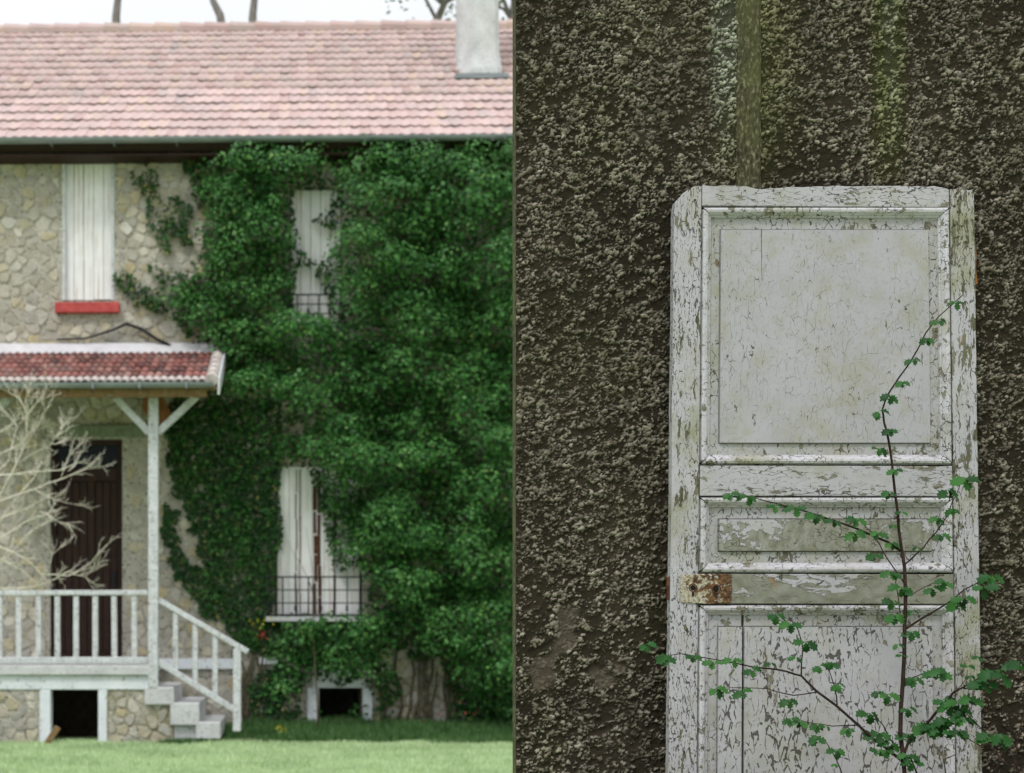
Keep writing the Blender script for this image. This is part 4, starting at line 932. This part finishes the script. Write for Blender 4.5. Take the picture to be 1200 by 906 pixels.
# ------------------------------------------------------------------ old door
DT = .035; dn = Vector((0, -1, .0305)).normalized()
def D(f, py, w_=0.0):                 # f: fraction of the door's width, py: photo row, w_: height above the door face
    t = (py - 218) / 688.0; px = 790.5 - 7 * t + f * (351 + 16.5 * t)
    k = (HY - py) / F; Y = 4.262968 / (1 - .030514 * k)
    return P(px, py, Y) + dn * w_
dbase = D(.5, 1128)
od = empty('old_door', dbase, 'weathered white panelled door with peeling paint leaning on the dark wall', 'door')
def plate(name, poly, w0, w1, mat, bev=.0016, par=od, smooth=False):
    n = len(poly); vs = [D(f, y, w0) for f, y in poly] + [D(f, y, w1) for f, y in poly]
    fs = [tuple(range(n)), tuple(range(2 * n - 1, n - 1, -1))] + [(i, i + n, (i + 1) % n + n, (i + 1) % n) for i in range(n)]
    return MB().add(vs, fs).build(name, M[mat], par, bevel=bev, smooth=smooth)
r = random.Random(3)
def edge(f0, y0, f1, y1, n, jf=.0007, jy=.3): return [(f0 + (f1 - f0) * i / n + r.uniform(-jf, jf), y0 + (y1 - y0) * i / n + r.uniform(-jy, jy)) for i in range(n + 1)]
fS0, fS1 = .0926, .9175; BOT = 1128
plate('stile', [(0.004, 236), (.030, 226), (.064, 218.5), (.0905, 218)] + [(fS0 - .0022, 240), (fS0 - .0022, BOT)] + edge(0, BOT, 0, 250, 46, .0012), -DT, 0, 'door_stile')
plate('stile', [(fS1 + .0022, 221.5), (.962, 222), (.994, 223), (1.0, 228)] + edge(1, 240, 1, BOT, 40, .0007) + [(fS1 + .0022, BOT)], -DT, 0, 'door_stile')
plate('rail', [(fS0 + .0005, 241), (fS0 + .0005, 217)] + [(.13 + .0273 * i, 217.6 + 3.0 * (i > 4) * (i < 9) - 1.2 * (i > 12) + r.uniform(-.9, .9) + 2.2 * i / 28) for i in range(28)] + [(fS1 - .0005, 221.8), (fS1 - .0005, 243)], -DT, -.0006, 'door_rail')
plate('rail', [(fS0 + .0005, 545.5), (fS1 - .0005, 546), (fS1 - .0005, 581.5), (fS0 + .0005, 581)], -DT, -.0008, 'door_rail')
plate('rail', [(fS0 + .0005, 672.3), (fS1 - .0005, 673), (fS1 - .0005, 708), (fS0 + .0005, 707.3)], -DT, -.0012, 'door_lock_rail')
plate('rail', [(fS0 + .0005, 1040), (fS1 - .0005, 1040), (fS1 - .0005, BOT), (fS0 + .0005, BOT)], -DT, -.0008, 'door_rail')
plate('backing', [(.02, 240), (.98, 240), (.98, BOT - 4), (.02, BOT - 4)], -DT + .003, -.031, 'crack_dark', 0)  # near-black sheet added behind the joints, stands in for shade in the gaps
def panel_opening(yt, yb, pmat, mw=.0355, mh=13.0, fm=.0325, fh=12.5, split=None, wt=(True, True)):
    L0, R0 = fS0, fS1; L1, R1 = fS0 + mw, fS1 - mw; t1, b1 = yt + mh, yb - mh
    prof = [(0, -.009), (.04, -.008), (.10, .0014), (.30, .0040), (.50, .0026), (.66, -.0020), (.78, -.0060), (.80, -.0085), (.93, -.0100), (1.0, -.0165)]
    def strip(A, B, A1, B1, n=26):
        vs = []; fs = []; kk = len(prof)
        for i in range(n + 1):
            u = i / n; q0 = (A[0] + (B[0] - A[0]) * u, A[1] + (B[1] - A[1]) * u); q1 = (A1[0] + (B1[0] - A1[0]) * u, A1[1] + (B1[1] - A1[1]) * u)
            for t_, dp in prof: vs.append(D(q0[0] + (q1[0] - q0[0]) * t_, q0[1] + (q1[1] - q0[1]) * t_, dp + (r.uniform(-.0004, .0004) if .05 < t_ < .95 else 0)))
        for i in range(n):
            for j in range(kk - 1): fs.append((i * kk + j, i * kk + j + 1, (i + 1) * kk + j + 1, (i + 1) * kk + j))
        MB().add(vs, fs).build('moulding', M['door_moulding'], od, smooth=False)
    e = .0006; ey = .9
    strip((L0 + e, yt + ey), (R0 - e, yt + ey), (L1, t1), (R1, t1)); strip((R0 - e, yt + ey * 3), (R0 - e, yb - ey * 3), (R1, t1), (R1, b1), 40)
    strip((R0 - e, yb - ey), (L0 + e, yb - ey), (R1, b1), (L1, b1)); strip((L0 + e, yb - ey * 3), (L0 + e, yt + ey * 3), (L1, b1), (L1, t1), 40)
    # panel with raised field
    def board(fa, fb, left, right):
        xa = fa; xb = fb; fa1 = fa + (fm if left else .0012); fb1 = fb - (fm if right else .0012)
        rows = [(t1 - 2, -.0165), (t1 + fh, -.0150), (t1 + fh + .25, -.0195), (t1 + fh + 1.1, -.0195), (t1 + fh + 1.35, -.0085), (b1 - fh - 1.35, -.0085), (b1 - fh - 1.1, -.0195), (b1 - fh - .25, -.0195), (b1 - fh, -.0150), (b1 + 2, -.0165)]
        g0, g1, g2 = .0007, .0028, .0035
        cols = [(xa, -.0165), (fa1, -.0150), (fa1 + g0, -.0195), (fa1 + g1, -.0195), (fa1 + g2, -.0085)] if left else [(xa, -.0085), (fa1, -.0085)]
        cols += [(fb1 - g2, -.0085), (fb1 - g1, -.0195), (fb1 - g0, -.0195), (fb1, -.0150), (xb, -.0165)] if right else [(fb1, -.0085), (xb, -.0085)]
        vs = []; fs = []; nc = len(cols)
        for (yy, wy) in rows:
            for (ff, wx_) in cols: vs.append(D(ff, yy, -.0158 if (wy in (-.0165, -.015) or wx_ in (-.0165, -.015)) else min(wy, wx_)))
        mi = []
        for j in range(len(rows) - 1):
            for i in range(nc - 1):
                fs.append((j * nc + i, j * nc + i + 1, (j + 1) * nc + i + 1, (j + 1) * nc + i)); mi.append(1 if j in (0, 8) or (left and i == 0) or (right and i == nc - 2) else 0)
        nv_ = len(vs); vs += [D(xa, t1 - 2, -.03), D(xb, t1 - 2, -.03), D(xb, b1 + 2, -.03), D(xa, b1 + 2, -.03)]
        fs += [(nv_, nv_ + 1, nv_ + 2, nv_ + 3)] + [tuple([j * nc for j in range(len(rows))] + [nv_ + 3, nv_]), tuple([j * nc + nc - 1 for j in range(len(rows))][::-1] + [nv_ + 1, nv_ + 2])]
        pm = MB().add(vs, fs); pm.mi = mi + [0] * (len(fs) - len(mi)); pm.build('panel' if not split else 'panel_board', [M[pmat], M['door_margin']], od)
    if split: board(L1 - .004, split - .0042, True, False); board(split + .0042, R1 + .004, False, True); plate('backing', [(split - .02, t1), (split + .02, t1), (split + .02, b1), (split - .02, b1)], -DT, -.031, 'crack_dark', 0)
    else: board(L1 - .004, R1 + .004, True, True)
panel_opening(241.5, 545, 'door_upper_panel')
panel_opening(581.5, 672, 'door_middle_panel')
panel_opening(707.8, 1039.5, 'door_lower_panel', split=.2395)
lp = plate('lock_plate', [(.031, 674), (.110, 672.5), (.196, 673), (.197, 690), (.195, 706.5), (.120, 708), (.033, 706)], .0005, .0042, 'rusty_plate', .0012)
for f_, y_, rr in ((.071, 689, .0085), (.146, 690.5, .0095)):
    c = D(f_, y_, .0046); mb = MB(); mb.tube([c - dn * .003, c + dn * .0006], [rr * 1.0, rr * .85], 14); mb.build('keyhole' if rr < .009 else 'spindle_hole', M['crack_dark'], lp)
    mb = MB(); nseg = 14; vs = []
    for i in range(nseg):
        a = 2 * math.pi * i / nseg; u = Vector((math.cos(a), 0, math.sin(a)))
        vs += [c + u * rr * 1.02 - dn * .001, c + u * rr * 1.2 + dn * .0016, c + u * rr * 1.5 - dn * .001]
    mb.add(vs, [(i * 3 + j, i * 3 + j + 1, ((i + 1) % nseg) * 3 + j + 1, ((i + 1) % nseg) * 3 + j) for i in range(nseg) for j in range(2)]); mb.build('escutcheon', M['rust'], lp, smooth=True)
mb = MB(); c = D(.071, 694, .0052); mb.box(c.x - .0025, c.x + .0025, c.y - .001, c.y + .004, c.z - .012, c.z); mb.build('key_slot', M['crack_dark'], lp)
plate('strike_edge', [(-.008, 676), (.004, 675), (.004, 703), (-.008, 702)], -.02, -.004, 'rust', .001)
for f_, y_ in ((.068, 234.6), (.944, 225.7), (.934, 241.6), (.069, 557), (.93, 557), (.935, 700)):
    c = D(f_, y_, 0); MB().tube([c - dn * .004, c + dn * .0012], [.0042, .0034], 9).build('nail', M['rust'], od)
plate('hinge', [(1.0, 283), (1.012, 284), (1.016, 296), (1.013, 312), (1.018, 330), (1.008, 333), (1.0, 330)], -.030, -.018, 'orange_wood', .001)
for (fa, ya, yb_) in ((.262, 268, 300), (.262, 318, 322), (.245, 500, 512)):      # fine splits in the upper panel
    pass
# loose cracks in the upper panel's boards, drawn as thin near-black slivers on the face
plate('split', [(.2935, 267), (.2955, 267), (.2950, 320), (.2942, 330)], -.0087, -.0083, 'crack_dark', 0)

# ------------------------------------------------------------------ sapling in front of the door
sap = empty('sapling', (X(1068, 4.1), 4.08, BED), 'young sapling with thin dark stems and small green leaves before the peeling door', 'sapling')
def leaf_mesh(k):
    rr = random.Random(k); half = [(0, 0), (.10, .12), (.26, .30), (.20, .40), (.38, .52), (.30, .64), (.36, .80), (.20, .88), (.10, 1.0), (0, 1.02)]
    L = .030; vs = []; fs = []; n = len(half)
    for s in (-1, 1):
        for (x, y) in half:
            jx = rr.uniform(-.02, .02) if x else 0
            z = .22 * abs(x) + .10 * math.sin(y * 3 + k) - .16 * y * y; vs.append(((x + jx) * s * L * .95, (y + (rr.uniform(-.02, .02) if x else 0)) * L, z * L))
    for i in range(n - 1): fs.append((i, i + 1, n + i + 1, n + i))
    return MB().add(vs, fs).mesh('leaf', M['sapling_leaf'], smooth=True)
# split along the midrib so the fold shows
def leaf_mesh2(k):
    rr = random.Random(k); half = [(.02, .03), (.08, .16), (.34, .34), (.20, .44), (.46, .62), (.26, .70), (.36, .90), (.14, .92), (.08, 1.05)]
    L = .0345; rib = [(0, y) for x, y in half]; vs = []; fs = []; n = len(half)
    def zf(x, y): return (.30 * abs(x) + .08 * math.sin(y * 4 + k) - .22 * y * y) * L
    for (x, y) in rib: vs.append((0, y * L, zf(0, y)))
    for s in (-1, 1):
        for (x, y) in half: x2 = x + rr.uniform(-.025, .025); vs.append((x2 * s * L, (y + rr.uniform(-.02, .02)) * L, zf(x2, y)))
    for i in range(n - 1): fs += [(i, i + 1, n + i + 1, n + i), (i, 2 * n + i, 2 * n + i + 1, i + 1)]
    m = MB().add(vs, fs); me = bpy.data.meshes.new('leaf'); me.from_pydata(m.v, [], m.f); me.materials.append(M['sapling_leaf']); me.polygons.foreach_set('use_smooth', [True] * len(me.polygons)); return me
LM = [leaf_mesh2(k) for k in range(5)]
STEMS = [([(1068,1128),(1064,1000),(1060,906),(1055,860),(1058,800),(1060,735),(1061,690),(1060,665),(1056,640),(1052,600),(1047,560),(1042,520),(1036,495),(1034,480),(1042,460),(1065,427),(1085,390),(1100,371),(1129,345)], .0064, .0012),
 ([(1057,646),(1040,635),(1014,624),(994,616),(968,607),(939,598),(910,590),(886,584),(862,580)], .0036, .0010), ([(1060,684),(1049,668),(1035,647),(1026,630),(1010,613)], .002, .001), ([(1055,720),(1051,690),(1050,675)], .0014, .0008),
 ([(1059,663),(1082,642),(1097,624),(1112,602),(1116,588),(1126,566)], .0024, .001), ([(1060,738),(1085,722),(1115,704),(1130,691),(1150,680)], .0034, .0014), ([(1062,700),(1080,690),(1102,680)], .0015, .0008),
 ([(1055,890),(1035,874),(1019,862),(980,827),(958,811),(939,792),(922,787),(905,784),(883,782),(860,777),(844,774),(797,766),(783,768)], .0042, .0010), ([(939,792),(941,760),(935,738),(924,722)], .002, .0009),
 ([(958,811),(930,815),(912,811),(900,807),(870,806),(846,805)], .0018, .0008), ([(981,827),(978,805),(971,783)], .002, .0009), ([(1004,850),(975,851),(955,848),(938,844)], .0018, .0008), ([(988,912),(980,890),(966,866)], .002, .001),
 ([(1047,872),(1035,850),(1024,838)], .0018, .001), ([(1058,816),(1046,813),(1038,814)], .0014, .0009), ([(1060,797),(1075,792),(1088,787)], .002, .001), ([(1057,892),(1066,866),(1088,846),(1106,824),(1118,811),(1128,806),(1141,808)], .0042, .0022),
 ([(1126,807),(1148,794),(1168,784),(1200,770)], .0022, .0012), ([(1141,808),(1160,795),(1190,778),(1215,766)], .0016, .001), ([(1118,811),(1132,796),(1134,785)], .001, .0007), ([(1185,900),(1168,884),(1152,876),(1128,862)], .002, .0012), ([(1162,866),(1150,854),(1134,838)], .002, .0012),
 ([(1118,1000),(1108,906),(1106,890),(1120,884)], .002, .001), ([(1140,1128),(1150,960),(1168,900),(1175,880)], .004, .0018), ([(1190,1128),(1188,906),(1192,870),(1200,838)], .0022, .0016), ([(1215,1128),(1205,950),(1190,890),(1182,882)], .003, .0014), ([(1096,1128),(1085,930),(1068,890),(1060,884)], .003, .0015)]
r = random.Random(5)
def depth(px, py): return 4.13 - .10 * max(0, min(1, (py - 640) / 260)) - .12 * max(0, min(1, (px - 1075) / 110)) * max(0, min(1, (py - 640) / 120))
for pts, ra, rb in STEMS:
    q = []
    for i in range(len(pts) - 1):
        for u in (0, .5): q.append((pts[i][0] + (pts[i + 1][0] - pts[i][0]) * u + (r.uniform(-.8, .8) if u else 0), pts[i][1] + (pts[i + 1][1] - pts[i][1]) * u + (r.uniform(-.5, .5) if u else 0)))
    q.append(pts[-1]); pp = [P(a, c, depth(a, c)) for a, c in q]; MB().tube(pp, [ra + (rb - ra) * i / (len(pp) - 1) for i in range(len(pp))], 6).build('stem', M['dark_twig'], sap, smooth=True)
CL = '''1120,356,.8 1100,377,.9 1085,398,.9 1070,422,.8 1057,449,.8 1044,465,.9 1030,484,.9 1042,505,.8 1030,527,.9 1049,552,.8 1042,578,.8 1056,601,.7 1047,617,.5
855,580,.9 877,583,1 908,594,1 933,597,1 958,605,1.1 977,612,.8 1003,610,1 1001,625,1 1028,626,.9 1044,638,.8 1025,651,.9 1099,609,.9 1102,628,.9 1117,598,.8 1110,575,1.2 1130,562,1.4 1076,643,.6
1044,672,1 1056,690,1.1 1058,770,.6 1046,706,1 1092,691,.9 1107,683,1 1064,692,.7 1121,706,1.1 1130,702,1.1 1152,690,1.2 1163,677,1.3 1048,722,1.1 1070,718,.7 1068,742,1 1052,757,.7
757,757,.9 782,770,1.1 813,770,.9 836,777,.9 858,775,.9 880,786,1 903,780,.7 909,722,1 926,733,1 944,754,1.1 933,772,.7 839,808,1.1 869,811,1 924,822,1 960,782,1 975,778,.9 982,804,.8 926,844,.9 936,847,.9 957,850,.9 992,856,.8 968,853,.6 956,864,1 980,880,.9 978,897,.5
1019,837,1.2 1030,860,1.3 1044,873,1.1 1028,880,.8 1037,881,.8 1040,816,1 1028,812,.8 1071,796,1 1094,788,1.1 1102,789,1.1 1064,832,.9 1063,886,1 1069,895,.9
1065,862,1.1 1082,849,1.3 1092,851,1.5 1100,848,1.4 1110,844,1.3 1104,822,1.2 1116,828,1.3 1124,822,1.4 1136,818,1.3 1128,835,1.1 1150,803,1.2 1157,800,1.1 1164,788,1.3 1174,792,1.4 1196,776,1.4 1188,782,1.1 1134,782,.8 1137,794,.5 1146,771,.7
1118,861,1.1 1124,858,1.1 1130,842,1.3 1133,846,1 1158,862,1.4 1166,866,1.5 1174,862,1.4 1150,860,1.1 1170,878,1.3 1183,876,1.3 1194,884,1.3 1159,886,1.3 1150,890,1.1 1184,890,1 1112,888,1.1 1122,884,1.1 1132,902,1.2 1172,836,1.1 1184,833,1.1 1176,703,.9 1178,722,1.1 1182,718,1 786,884,1.1 789,892,1'''
nleaf = 0
for tok in CL.split():
    px, py, s = map(float, tok.split(',')); n_ = 2 if s < .75 else (3 if nleaf < 262 else 2)
    base = P(px, py - 2, depth(px, py) - .006)
    angs = {3: (205, 270, -22), 2: (200, -35)}[n_]
    for a in angs:
        if nleaf >= 298: break
        a = math.radians(a + r.uniform(-24, 24)); d = Vector((math.cos(a), r.uniform(-.55, .1), math.sin(a) * .9)).normalized()
        up = Vector((r.uniform(-.3, .3), -.75 + r.uniform(-.25, .25), .75 + r.uniform(-.2, .2))); z_ = (up - d * up.dot(d)).normalized(); x_ = d.cross(z_)
        R3 = Matrix((x_, d, z_)).transposed(); k = s * r.uniform(.72, 1.0)
        if abs(math.sin(a)) > .8: k *= .85
        place('leaf', LM[nleaf % 5], sap, base, R3.to_euler(), (k, k, k)); nleaf += 1
